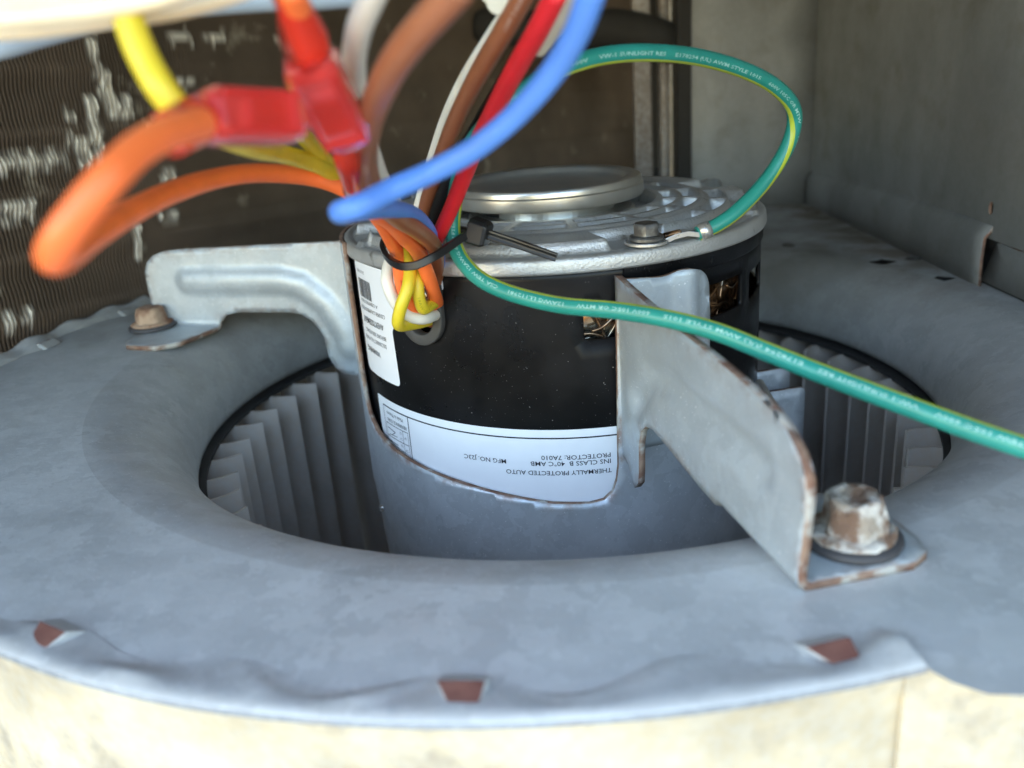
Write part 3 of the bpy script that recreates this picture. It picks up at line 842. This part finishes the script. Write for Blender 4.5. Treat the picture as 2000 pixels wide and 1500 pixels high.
# ================================================================== MOTOR MOUNT BRACKET
br = thing('motor_mount_bracket', 'galvanised motor mount with belly band and flat rusty edged arms around the motor', 'bracket')
RB = 72.6
top = [(-176, 44), (-71.0, 44), (-70.6, 20), (-70.3, 0), (-69.3, -9), (-67, -13.8), (-62, -17.8), (-52.7, -20.8), (-40, -23.2), (-29, -25.0), (-15.8, -27.6), (-6, -29.6), (2.5, -30.3), (6.0, -29.6), (8.2, -27.3), (9.3, -23.5), (9.8, -19)]
bandpoly = [(U(a), z) for a, z in top]+[(U(10.5), 30), (U(32), 30), (U(33), -12), (U(62), -14), (U(70), -16), (U(70), -75), (U(-60), -75), (U(-66), -70), (U(-68), -60), (U(-72), -44), (U(-176), -44)]
vs, fs = sheet(bandpoly, (), 2.5)
f_ = cylmap(RB)
o = obj('belly_band', [f_(*v) for v in vs], fs, M['band'], br, smooth=True, solid=1.5, offset=0, rimmat=M['rust'])
add_edge(o, vs, bandpoly, 1.2)
vs, fs = lathe([(.01, 1.5), (1.0, 1.2), (1.4, .2)], 12)
e = cylmap(RB+.8)(U(-65.6), -49.5); nv = Vector((e.x, e.y, 0)).normalized()
q = nv.to_track_quat('Z', 'Y'); obj('weld_nub', [e+q@v for v in vs], [tuple(reversed(f)) for f in fs], M['tin'], br, smooth=True)

def arm(origin, dirv, side, outline2, ribs, foot, name='arm', thick=1.9, mats=None):
    """origin (x,y) at the band, dirv outward unit (x,y), side: unit normal the foot is folded to"""
    d = Vector((*dirv, 0)).normalized(); nrm = Vector((*side, 0)).normalized(); o0 = Vector((*origin, 0))
    rf = 3.0; zb = 1.0
    def mp_(s_, w_):
        # w_ measured up the arm; below rf it folds into the foot
        disp = 0
        if ribs:
            dm = min(dist_seg((s_, w_), ribs[i], ribs[i+1]) for i in range(len(ribs)-1))
            disp = 2.3*(1-smooth01(dm, 1.2, 6.2))
        base = o0+d*s_
        infoot = foot[0] <= s_ <= foot[1]+6
        if w_ >= rf or not infoot: return base+nrm*disp+Vector((0, 0, w_ if infoot else w_))
        if w_ >= rf-pi*rf/2:
            t = (rf-w_)/rf; return base+nrm*(rf*(1-cos(t)))+Vector((0, 0, rf-rf*sin(t)+zb*(t/(pi/2))))
        return base+nrm*(rf+(rf-pi*rf/2-w_))+Vector((0, 0, zb))
    vs, fs = sheet(outline2, [], 1.8)
    o = obj(name, [mp_(*v) for v in vs], fs, mats or M['bracket'], br, smooth=True, solid=thick, offset=0, rimmat=M['rust'])
    add_edge(o, vs, outline2); return o
# front arm
A2 = Vector((14.5, -71)); B2 = Vector((34.7, -168.7)); d2 = (B2-A2).normalized(); s2 = Vector((-d2.y, d2.x))   # to the right
if s2.x < 0: s2 = -s2
o2 = [(-1.2, 38.2), (10, 37.2), (34, 35.6), (63, 34.6), (79, 33.6), (88, 32.6), (94, 30.6), (98.5, 27.6), (101, 24), (101.3, 20), (100.6, 12), (99.8, 4), (99.4, -2),
      (99.4, -22), (97, -26.5), (92, -28), (78, -28), (72, -25), (68, -17), (66.5, -6), (66, .6), (56, .9), (44, 1.8), (33, 2.8), (26, 3.0), (21, 1.8), (17, -1.4), (15.2, -6), (14.8, -14), (14.0, -18.5), (10.8, -21.5), (9.0, -20.6), (6, -16.5), (1.5, -15.6), (-.8, -17), (-1.2, -16)]
rib2 = [(84, 19), (36, 19), (24, 16), (13, 6)]
ar2 = arm(A2, d2, s2, o2, rib2, (66, 101)); ar2['label'] = 'long front arm reaching toward the corroded bolt'
# flange of the front arm hugging the motor
vs, fs = sheet(rounded([(U(12.0), 37.6), (U(22), 36.4), (U(26.5), 38.4), (U(33.4), 35.0), (U(34.0), 22), (U(33.8), -14), (U(12.0), -14)], [.5, 6, 2.5, 9, 1, 1, 1], 6), (), 2)
def fl_map(u, z):
    a = degrees(u/70.5)
    r = RB+1.2+3.0*smooth01(a, 24.5, 20.5)*smooth01(a, 12, 14)-0*z + (2.2*smooth01(a, 24.5, 27)*(1-smooth01(a, 29, 33)))
    r = RB+1.0+2.6*math.exp(-((a-27.5)/2.3)**2)
    return Vector((r*sin(u/70.5), -r*cos(u/70.5), z))
obj('arm_flange', [fl_map(*v) for v in vs], fs, M['bracket'], br, smooth=True, solid=1.6, offset=0, rimmat=M['rust'])
# left arm
A1 = Vector((-70.2, 21.8)); B1 = Vector((-188, 58)); d1 = (B1-A1).normalized(); s1 = Vector((-d1.y, d1.x))
if s1.y > 0: s1 = -s1
o1 = [(-4, 38), (10, 36.0), (45, 35.0), (84, 33.6), (90, 33.0), (95.5, 31.3), (99, 28.4), (101, 24.5), (101.3, 20), (101.5, 10), (101, 2), (100, -3),
      (99, -14), (97, -24), (94, -27.5), (80, -28), (73, -22), (71, -12), (70, -4), (69.5, 3), (66, 6.3), (60, 7.6), (36, 7.8), (31, 7), (27, 4.6), (24.4, 1.4), (22.6, -2), (21.6, -11), (19.5, -15), (16, -17.6), (8, -18.4), (-4, -18.4)]
rib1 = [(81, 20.5), (38, 20.8), (28, 18.6), (19, 11), (12.5, -1), (11.5, -6)]
ar1 = arm(A1, d1, s1, o1, rib1, (69, 101)); ar1['label'] = 'pale left arm with a pressed rib'
# rear arm, mostly hidden behind the motor
a3 = radians(147); d3 = Vector((sin(a3), -cos(a3))); s3 = Vector((-d3.y, d3.x))
ar3 = arm(d3*70, d3, s3, o1, rib1, (69, 101)); ar3['label'] = 'rear arm mostly hidden behind the motor'
# clamp ears and screw
for (px, py, w_, h_, dz_, ly) in ((1504, 790, 7.5, 13, 0, -17), (1527, 845, 8.5, 16, -2, -26)):
    d_ = fw+RT*((px-1000)/FPX)+UP*((750-py)/FPX); t_ = (ly-CAM.y)/d_.y; c = CAM+d_*t_
    vs, fs = sheet(rounded([(-w_, -h_), (w_, -h_), (w_, h_), (-w_, h_)], 2.5), (), 4)
    obj('clamp_ear', [c+Vector((x*.95, x*.2, z)) for x, z in vs], fs, M['band'], br, smooth=True, solid=1.5, rimmat=M['rust'])
a = P(1482, 748, 290); b = P(1512, 800, 268); c = P(1540, 850, 250)
tube('clamp_screw', [a, a.lerp(b, .5), b], 1.7, M['tin'], br, n=12)

# ================================================================== MOUNTING BOLTS
def mount_bolt(c, label, mat, group, rot, rough, zb=2.0, h=10.5):
    t = thing('mounting_bolt', label, 'bolt', group)
    vs, fs = lathe([(3, zb+1.9), (8.6, zb+1.9), (9.5, zb+1.5), (9.7, zb+.9), (9.3, zb), (4, zb)], 48, c=c); obj('rubber_washer', vs, [tuple(reversed(f)) for f in fs], M['darkrubber'], t, smooth=True)
    o = hexbolt(t, c, zb+1.8, 6.7, h, 8.3, mat, name='head', rot=rot, taper=.84, rough=rough)
    return t
mount_bolt((48.9, -154.8), 'white corroded hex bolt holding the front arm, nearest the viewer', M['corroded'], 'bolts holding the motor bracket', .5, .9, h=8.2)
mount_bolt((-166.5, 45.5), 'rust brown hex bolt holding the left arm beside the dirty coil', M['rustbolt'], 'bolts holding the motor bracket', .2, .5, h=7)
mount_bolt((d3*153+s3*14).to_tuple(), 'bolt holding the rear arm behind the motor', M['rustbolt'], 'bolts holding the motor bracket', .2, .7, h=9)

# ================================================================== WIRES
WPTS = {}
def wire(name, pts, r, mat, label, group='loose motor lead wires', **kw):
    kw.setdefault('wob', .05)
    WPTS.setdefault(name, []).append(pts)
    o = tube(name, [P(*p) for p in pts], r, mat, **kw)
    return tag(o, label, 'wire', group)
GR = 'motor lead wires bunched by the cable tie'
# leads: each runs from the lead opening, loops, passes the tie and leaves upward
wire('orange_wire', [(862, 600, 264), (848, 606, 254), (822, 610, 247), (798, 588, 242), (784, 548, 239), (778, 500, 234), (765, 470, 226), (742, 430, 214), (702, 387, 204), (650, 358, 199), (590, 343, 194), (500, 338, 184), (420, 349, 172), (340, 374, 157), (260, 412, 139), (180, 462, 118), (128, 498, 101), (105, 502, 92), (118, 468, 88), (158, 412, 87), (215, 345, 88), (270, 292, 92), (330, 258, 98), (400, 238, 106)],
     lambda t: 2.0-.1*smooth01(t, .6, .75), M['orange'], 'orange wire with a wide loop reaching far left over the coil', GR)
wire('orange_wire', [(850, 600, 262), (853, 592, 252), (846, 568, 243), (835, 535, 236), (815, 490, 228), (788, 462, 216), (760, 432, 205), (722, 410, 196), (700, 375, 186), (688, 335, 172), (682, 300, 160), (672, 262, 148), (648, 190, 138), (622, 120, 128), (590, 50, 120), (565, -30, 112)],
     lambda t: 2.0, M['orange'], 'orange wire running up through the upright red connector', GR)
wire('yellow_wire', [(848, 618, 262), (835, 626, 254), (800, 634, 246), (778, 633, 240), (783, 600, 236), (797, 560, 235), (800, 520, 236), (785, 480, 232), (765, 450, 226), (735, 410, 216), (700, 370, 208), (660, 345, 200), (620, 322, 190), (560, 303, 176), (500, 290, 158), (440, 268, 140), (385, 240, 120), (348, 214, 112), (318, 178, 110), (292, 135, 110), (268, 85, 110), (250, 30, 110), (238, -40, 110)],
     lambda t: 1.75+.15*smooth01(t, .35, .7), M['yellow'], 'yellow wire that rises left of the red connectors and leaves the frame', GR)
wire('yellow_wire', [(862, 588, 262), (856, 586, 254), (840, 596, 246), (826, 602, 242), (818, 580, 239), (815, 550, 238), (810, 520, 239), (795, 482, 236), (770, 452, 230), (738, 418, 222), (700, 380, 212), (655, 335, 200), (620, 296, 188), (585, 258, 172), (560, 235, 150), (530, 225, 128)],
     lambda t: 1.75, M['yellow'], 'yellow wire with dark print, ending in the level red connector', GR)
wire('white_wire', [(866, 613, 262), (852, 614, 253), (828, 622, 246), (796, 616, 243), (772, 590, 241), (757, 555, 240), (757, 530, 241), (765, 505, 242), (780, 480, 240), (790, 440, 232), (778, 410, 220), (755, 370, 202), (733, 320, 184), (712, 255, 166), (698, 190, 150), (691, 125, 138), (700, 60, 128), (722, 5, 122), (745, -40, 118)],
     lambda t: 1.75+.2*smooth01(t, .4, .8), M['white'], 'cream white wire curving up between red connector and brown wire', GR)
wire('brown_wire', [(842, 630, 264), (846, 610, 260), (848, 570, 253), (852, 525, 246), (848, 482, 230), (815, 450, 212), (775, 425, 198), (738, 392, 184), (718, 345, 166), (714, 290, 150), (722, 235, 138), (742, 180, 128), (770, 125, 120), (810, 70, 114), (862, 12, 109), (900, -30, 106)],
     lambda t: 2.2, M['brown'], 'thick brown wire arching up from the tie to the top', GR)
wire('blue_wire', [(852, 545, 250), (856, 500, 242), (845, 465, 232), (822, 430, 218), (790, 412, 200), (745, 408, 180), (700, 412, 162), (670, 416, 150), (664, 414, 145), (672, 411, 142), (705, 400, 141), (765, 370, 144), (850, 332, 146), (930, 288, 142), (1010, 222, 136), (1082, 138, 130), (1128, 60, 124), (1160, -30, 118)],
     lambda t: 1.9+.1*t, M['blue'], 'bright blue wire crossing in front of the other leads', GR)
wire('red_wire', [(856, 540, 254), (856, 510, 246), (846, 484, 238), (862, 448, 230), (884, 400, 222), (908, 340, 212), (932, 280, 200), (965, 215, 186), (1010, 130, 170), (1050, 60, 158), (1090, -20, 148)],
     lambda t: 2.05, M['redw'], 'bright red wire rising steeply to the top', GR)
wire('black_wire', [(848, 545, 252), (846, 510, 246), (838, 478, 242), (848, 435, 238), (862, 390, 232), (885, 335, 224), (925, 265, 212), (975, 180, 198), (1030, 90, 184), (1080, 0, 176), (1100, -40, 172)],
     lambda t: 2.0, M['blackw'], 'black wire mostly hidden behind the red wire', GR)
wire('brown_wire', [(842, 550, 252), (836, 510, 248), (826, 470, 246), (830, 420, 240), (842, 370, 232), (862, 310, 220), (893, 230, 204), (935, 145, 186), (985, 60, 172), (1035, -30, 160)],
     lambda t: 2.15, M['brown'], 'second brown wire just left of the red wire', GR)
wire('white_wire', [(836, 555, 252), (826, 515, 248), (815, 475, 246), (815, 425, 243), (826, 375, 238), (845, 312, 228), (872, 232, 214), (908, 155, 198), (955, 80, 184), (1010, 0, 172), (1035, -40, 168)],
     lambda t: 1.6, M['white'], 'thin white wire along the left side of the second brown wire', GR)
wire('pale_wire', [(1048, 96, 172), (1075, 60, 166), (1105, 20, 160), (1140, -35, 152)], lambda t: 1.9, M['ivory'], 'short pale wire end between the red and the blue wire', 'other wires at the top')
def wire_print(o, pts, r, s0, s_, phi, mat, size=1.15):
    path_ = catmull([Vector(P(*q)) for q in pts], 8); fr_ = frames(path_); al = [0]
    for i in range(1, len(path_)): al.append(al[-1]+(path_[i]-path_[i-1]).length)
    def f_(x, y):
        q = min(max(s0-x, 0), al[-1]-.01); k = max(i for i in range(len(al)) if al[i] <= q); k = min(k, len(al)-2)
        t = (q-al[k])/max(1e-9, al[k+1]-al[k]); p = fr_[k][0].lerp(fr_[k+1][0], t)
        Nn = fr_[k][2].lerp(fr_[k+1][2], t).normalized(); B = fr_[k][3].lerp(fr_[k+1][3], t).normalized()
        a = radians(phi)-(y-size*.35)/r; return p+(Nn*cos(a)-B*sin(a))*(r+.05)
    text_mesh(s_, size, f_, 'printed_text', mat, o, width=len(s_)*size*.72, res=1)
YW = [o for o in COL.objects if o.name.startswith('yellow_wire')][1]
wire_print(YW, WPTS['yellow_wire'][1], 1.78, 26, "18AWG 105C", 0, M['yprint'])
BW = [o for o in COL.objects if o.name.startswith('brown_wire')]
wire_print(BW[0], WPTS['brown_wire'][0], 2.2, 118, "AWM 3173 18AWG 600V 125C", 0, M['bprint'], 1.5)
wire_print(BW[1], WPTS['brown_wire'][1], 2.15, 120, "AWM 3173 18AWG 600V", 0, M['bprint'], 1.5)
OW = [o for o in COL.objects if o.name.startswith('orange_wire')]
wire_print(OW[0], WPTS['orange_wire'][0], 2.0, 32, "AWM 3173", 0, M['oprint'])
# cables at the top left, close to the lens
G2 = 'cream cables sweeping across the top left corner'
wire('cream_cable', [(-120, 62, 118), (0, 60, 116), (110, 50, 115), (230, 33, 114), (340, 18, 114), (450, -12, 114), (540, -50, 114)], 1.35, M['cream'], 'lowest of the cream cables at the top left', G2)
wire('cream_cable', [(-120, 40, 108), (0, 36, 108), (110, 27, 108), (230, 12, 108), (330, -10, 108), (430, -45, 108)], 1.3, M['cream'], 'middle cream cable at the top left', G2)
wire('cream_cable', [(-120, 16, 112), (0, 14, 112), (110, 5, 112), (200, -10, 112), (300, -40, 112)], 1.3, M['cream'], 'highest of the cream cables at the top left', G2)
wire('red_cable', [(-100, -2, 118), (0, -6, 118), (90, -14, 118), (170, -30, 118)], 1.3, M['redw'], 'red cable just showing in the top left corner', 'other wires at the top')
wire('grey_cable', [(-120, 118, 150), (0, 92, 150), (90, 66, 152), (200, 38, 154), (340, 14, 156), (500, 2, 158), (620, -2, 160), (720, -10, 162)], 2.0, M['greycable'], 'pale grey blue cable below the cream cables', 'other wires at the top')

# green and yellow ground wire with printed text
gpts = [(1362, 457, 247.5), (1378, 450, 247.5), (1405, 437, 247.5), (1442, 410, 248), (1492, 358, 249), (1530, 302, 248), (1550, 250, 246), (1548, 208, 242), (1515, 170, 236), (1455, 138, 229), (1370, 113, 220), (1275, 103, 210), (1185, 108, 203), (1105, 130, 198), (1040, 165, 196), (975, 218, 200), (925, 275, 210), (900, 335, 221), (888, 395, 230), (884, 440, 233), (889, 480, 232), (908, 516, 229), (945, 549, 225), (1005, 575, 220), (1095, 596, 213), (1200, 606, 205), (1300, 622, 198), (1400, 648, 192), (1500, 688, 186), (1600, 728, 181), (1700, 766, 176), (1800, 803, 171), (1900, 840, 166), (2000, 874, 162), (2150, 925, 156)]
gw = thing('ground_wire', 'green ground wire with yellow stripe and white print looping over the motor lid', 'wire')
path = catmull([P(*p) for p in gpts], 10)
GF = frames(path); LN = len(GF); nG = 28; RG = 2.1
def stripe_phi(t):      # angle of the stripe's middle about the wire, 0 = the side first seen
    return radians(-66+136*smooth01(t, .10, .24)) if t < .5 else radians(70+9*smooth01(t, .62, .8))
arcl = [0]
for i in range(1, LN): arcl.append(arcl[-1]+(path[i]-path[i-1]).length)
vs = []; fs = []; mi = []
for i, (p, T_, Nn, B) in enumerate(GF):
    ph0 = stripe_phi(i/(LN-1))
    for j in range(nG):
        a = ph0+2*pi*j/nG; vs.append(p+(Nn*cos(a)-B*sin(a))*RG)
for i in range(LN-1):
    for j in range(nG):
        a = i*nG+j; b = i*nG+(j+1) % nG; fs.append((a, a+nG, b+nG, b)); mi.append(1 if j in (0, nG-1, nG-2) else 0)
fs += [tuple(range(nG)), tuple(reversed(range((LN-1)*nG, LN*nG)))]; mi += [0, 0]
obj('insulation', vs, fs, None, gw, smooth=True, mats=[M['green'], M['stripe']], mi=mi)
def gmap(u0, reverse=True):
    def f_(x, y):
        s_ = u0-x; s_ = max(0, min(arcl[-1]-.01, s_))
        lo, hi = 0, LN-1
        while hi-lo > 1:
            mid = (lo+hi)//2
            if arcl[mid] <= s_: lo = mid
            else: hi = mid
        t = (s_-arcl[lo])/max(1e-9, arcl[hi]-arcl[lo])
        p = GF[lo][0].lerp(GF[hi][0], t); Nn = GF[lo][2].lerp(GF[hi][2], t).normalized(); B = GF[lo][3].lerp(GF[hi][3], t).normalized()
        ph = stripe_phi((lo+t)/(LN-1))-radians(68)-(y-.5)/RG
        return p+(Nn*cos(ph)-B*sin(ph))*(RG+.06)
    return f_
txt = ["CSA TEW 105C 600V", "VW-1 SUNLIGHT RES", "E178294 (UL) AWM STYLE 1015", "600V 105C OR MTW", "12AWG LL112981", "CSA TEW 12AWG 600V FT1", "(UL) AWM STYLE 1015", "E178294 VW-1"]
u = arcl[-1]-8; k = 0
while u > 14 and k < 40:
    s_ = txt[k % len(txt)]; wd = len(s_)*1.2
    if u-wd < 8: break
    text_mesh(s_, 1.25, gmap(u), 'printed_text', M['wprint'], gw, width=wd, bold=.02, res=1); u -= wd+3.2; k += 1
# ring terminal with crimp barrel
c = Vector((BC[0], BC[1], 45.0)); d_ = (P(1362, 457, 247.5)-c); d_.z = 0; d_.normalize(); n_ = Vector((-d_.y, d_.x, 0))
c2 = [(c.x+5.9*cos(t*pi/18), c.y+5.9*sin(t*pi/18)) for t in range(36)]
outer = []
for t in range(36):
    a = t*pi/18; v = d_*cos(a)+n_*sin(a)
    if cos(a) > .86: continue
    outer.append((c+v*6.1))
vs, fs = lathe([(2.5, 44.95), (2.5, 45.7), (6.1, 45.7), (6.1, 44.95)], 40, c=BC)
pa = c+d_*5.2; pb = P(1362, 458, 247.5); pm = pa.lerp(pb, .45)
pr2 = [(-.9, -2.0), (-.9, 2.0), (.2, 2.0), (-.1, 0), (.2, -2.0)]
def flat(i): 
    return [(-.4, -2.2), (.5, -2.4), (.2, 0), (.5, 2.4), (-.4, 2.2)]
frm = []
pth = [pa, pa.lerp(pb, .3)+Vector((0, 0, .8)), pa.lerp(pb, .65)+Vector((0, 0, 1.0)), pb]
for i, p in enumerate(pth):
    T_ = (pth[min(i+1, 3)]-pth[max(i-1, 0)]).normalized(); B = T_.cross(Vector((0, 0, 1))).normalized(); frm.append((p, T_, B.cross(T_), B))
v2, f2 = sweep(frm, lambda i: [(-.6, -1.9), (.9, -2.1), (.35, -.1), (.9, 1.9), (-.6, 1.9)])
vs, fs = join([(vs, [tuple(reversed(f)) for f in fs]), (v2, f2)])
obj('ring_terminal', vs, fs, M['tin'], gw, bevel=.15)
tdir = (path[6]-path[0]).normalized(); q0 = path[0]
v3, f3 = sweep(transport([q0+tdir*.5, q0+tdir*2.2, q0+tdir*3.8]), circ(2.45, 20)); obj('crimp_collar', v3, f3, M['tin'], gw, smooth=True)
tube('bare_strands', [pa+Vector((0, 0, 1.2)), pa.lerp(pb, .25)+Vector((0, 0, 1.4)), pa.lerp(pb, .5)+Vector((0, 0, 1.5))], .9, M['copper'], gw, n=8)

# ================================================================== CABLE TIE
tie = thing('cable_tie', 'black cable tie with square head and angled tail around the wires', 'cable tie')
loop = [(925, 452, 231), (900, 466, 228), (872, 486, 225), (845, 503, 222), (812, 518, 221), (782, 519, 223), (758, 504, 228), (748, 482, 236), (760, 462, 246), (800, 450, 253), (850, 446, 253), (895, 448, 244), (922, 455, 234)]
pth = catmull([P(*p) for p in loop], 8)
cen = sum(pth, Vector())/len(pth)
axis = (P(790, 470, 235)-P(820, 560, 238)).normalized()
fr = []
for i, p in enumerate(pth):
    T_ = (pth[min(i+1, len(pth)-1)]-pth[max(i-1, 0)]).normalized(); B = (axis-axis.dot(T_)*T_).normalized(); fr.append((p, T_, T_.cross(B), B))
v, f = sweep(fr, [(-.7, -1.0), (.5, -1.15), (.75, -.7), (.6, 0), (.75, .7), (.5, 1.15), (-.7, 1.0)])
obj('strap', v, f, M['nylon'], tie, smooth=False, bevel=.2)
h0 = P(936, 452, 230); hd = (P(1080, 500, 225)-h0).normalized(); hb = (axis-axis.dot(hd)*hd).normalized(); hn = hd.cross(hb)
pr_ = [(-3.2, -3.3), (-2.6, -3.9), (2.6, -3.9), (3.2, -3.3), (3.4, 2.6), (2.2, 3.6), (-2.2, 3.6), (-3.4, 2.6)]
v, f = sweep([(h0-hd*2.6, hd, hn, hb), (h0-hd*2.2, hd, hn*1.06, hb*1.06), (h0+hd*1.8, hd, hn*1.02, hb*1.02), (h0+hd*2.8, hd, hn*.86, hb*.86)], [(a*.86, b*.86) for a, b in pr_])
obj('head', v, f, M['nylon'], tie, bevel=.35)
tp = [h0+hd*1.5, P(975, 465, 229), P(1010, 476, 228), P(1050, 490, 226), P(1087, 503, 225)]
pth = catmull(tp, 6); fr = []
for i, p in enumerate(pth):
    T_ = (pth[min(i+1, len(pth)-1)]-pth[max(i-1, 0)]).normalized(); B = (axis-axis.dot(T_)*T_).normalized(); fr.append((p, T_, T_.cross(B), B))
v, f = sweep(fr, lambda i: [(-.55, -1.35+i*.01), (.55, -1.35+i*.01), (.6, -.75), (.35, 0), (.6, .75), (.55, 1.35-i*.01), (-.55, 1.35-i*.01)])
obj('tail', v, f, M['nylon'], tie, bevel=.15)

# ================================================================== RED SPLICE CONNECTORS
def connector(label, p0, p1, sleeve0, sleeve1, w_, h_, roll=0):
    t = thing('splice_connector', label, 'connector', 'red translucent splice connectors on the wires')
    a, b = P(*p0), P(*p1); X = (b-a).normalized(); Zv = (CAM-a); Zv = (Zv-Zv.dot(X)*X).normalized(); Y = Zv.cross(X)
    Zr = Zv*cos(roll)+Y*sin(roll); Yr = -Zv*sin(roll)+Y*cos(roll)
    L_ = (b-a).length
    pts_ = [(0, .72), (.04, .86), (.12, 1), (.78, 1), (.92, .86), (1, .62)]
    pr_ = [(.62, 1), (1, .62), (1, -.62), (.62, -1), (-.62, -1), (-1, -.62), (-1, .62), (-.62, 1)]
    fr = [(a+X*L_*s_, X, Yr*k_*w_, Zr*k_*h_) for s_, k_ in pts_]
    v, f = sweep(fr, pr_)
    obj('body', v, f, M['redp'], t, bevel=.5)
    cc = a.lerp(b, .5); v, f = box(cc+Zr*h_*.98, X*L_*.17, Yr*w_*.52, Zr*.5); obj('window_tab', v, f, M['sleeve'], t, bevel=.25)
    v, f = box(cc+Zr*h_*.45, X*L_*.16, Yr*w_*.5, Zr*h_*.3); obj('metal_insert', v, f, M['tin'], t, bevel=.3)
    for k_ in (-1, 1):
        v, f = box(cc+Yr*w_*.74*k_+Zr*h_*.93, X*L_*.36, Yr*w_*.06, Zr*.55); obj('side_rail', v, f, M['redp'], t, bevel=.15)
    v, f = box(cc+X*L_*.30+Zr*h_*.97, X*.45, Yr*w_*.7, Zr*.5); obj('hinge_ridge', v, f, M['redp'], t, bevel=.15)
    for (q0, q1, ra_, rb_) in (sleeve0, sleeve1):
        if q0 is None: continue
        A_, B_ = P(*q0), P(*q1)
        v, f = sweep(transport([A_, A_.lerp(B_, .35), A_.lerp(B_, .8), B_]), lambda i: circ([ra_, ra_*1.02, rb_*.98, rb_][i], 20)); obj('sleeve', v, f, M['sleeve'], t, smooth=True)
    return t
connector('red translucent connector lying level, joining the orange loop and yellow wires', (392, 226, 112), (588, 232, 124), ((390, 232, 112), (332, 262, 104), 3.0, 2.8), (None, None, 0, 0), 3.6, 3.0, .25)
connector('red translucent connector standing upright on an orange wire', (596, 108, 124), (688, 280, 140), ((606, 112, 125), (562, -20, 114), 3.3, 2.3), ((680, 275, 146), (692, 372, 178), 2.9, 2.3), 4.2, 3.2, -.3)
# ivory plug housing at the top
plug = thing('plug_connector', 'ivory plastic plug housing with rounded lobes at the top edge', 'connector')
for (x, y, r_) in ((975, 2, 26), (1008, 12, 24), (962, -18, 26)):
    v, f = sweep(transport([P(x, y, 168), P(x, y, 172), P(x, y, 185)]), circ(r_*170/FPX, 16)); obj('housing_lobe', v, f, M['ivory'], plug, smooth=False, bevel=.4)
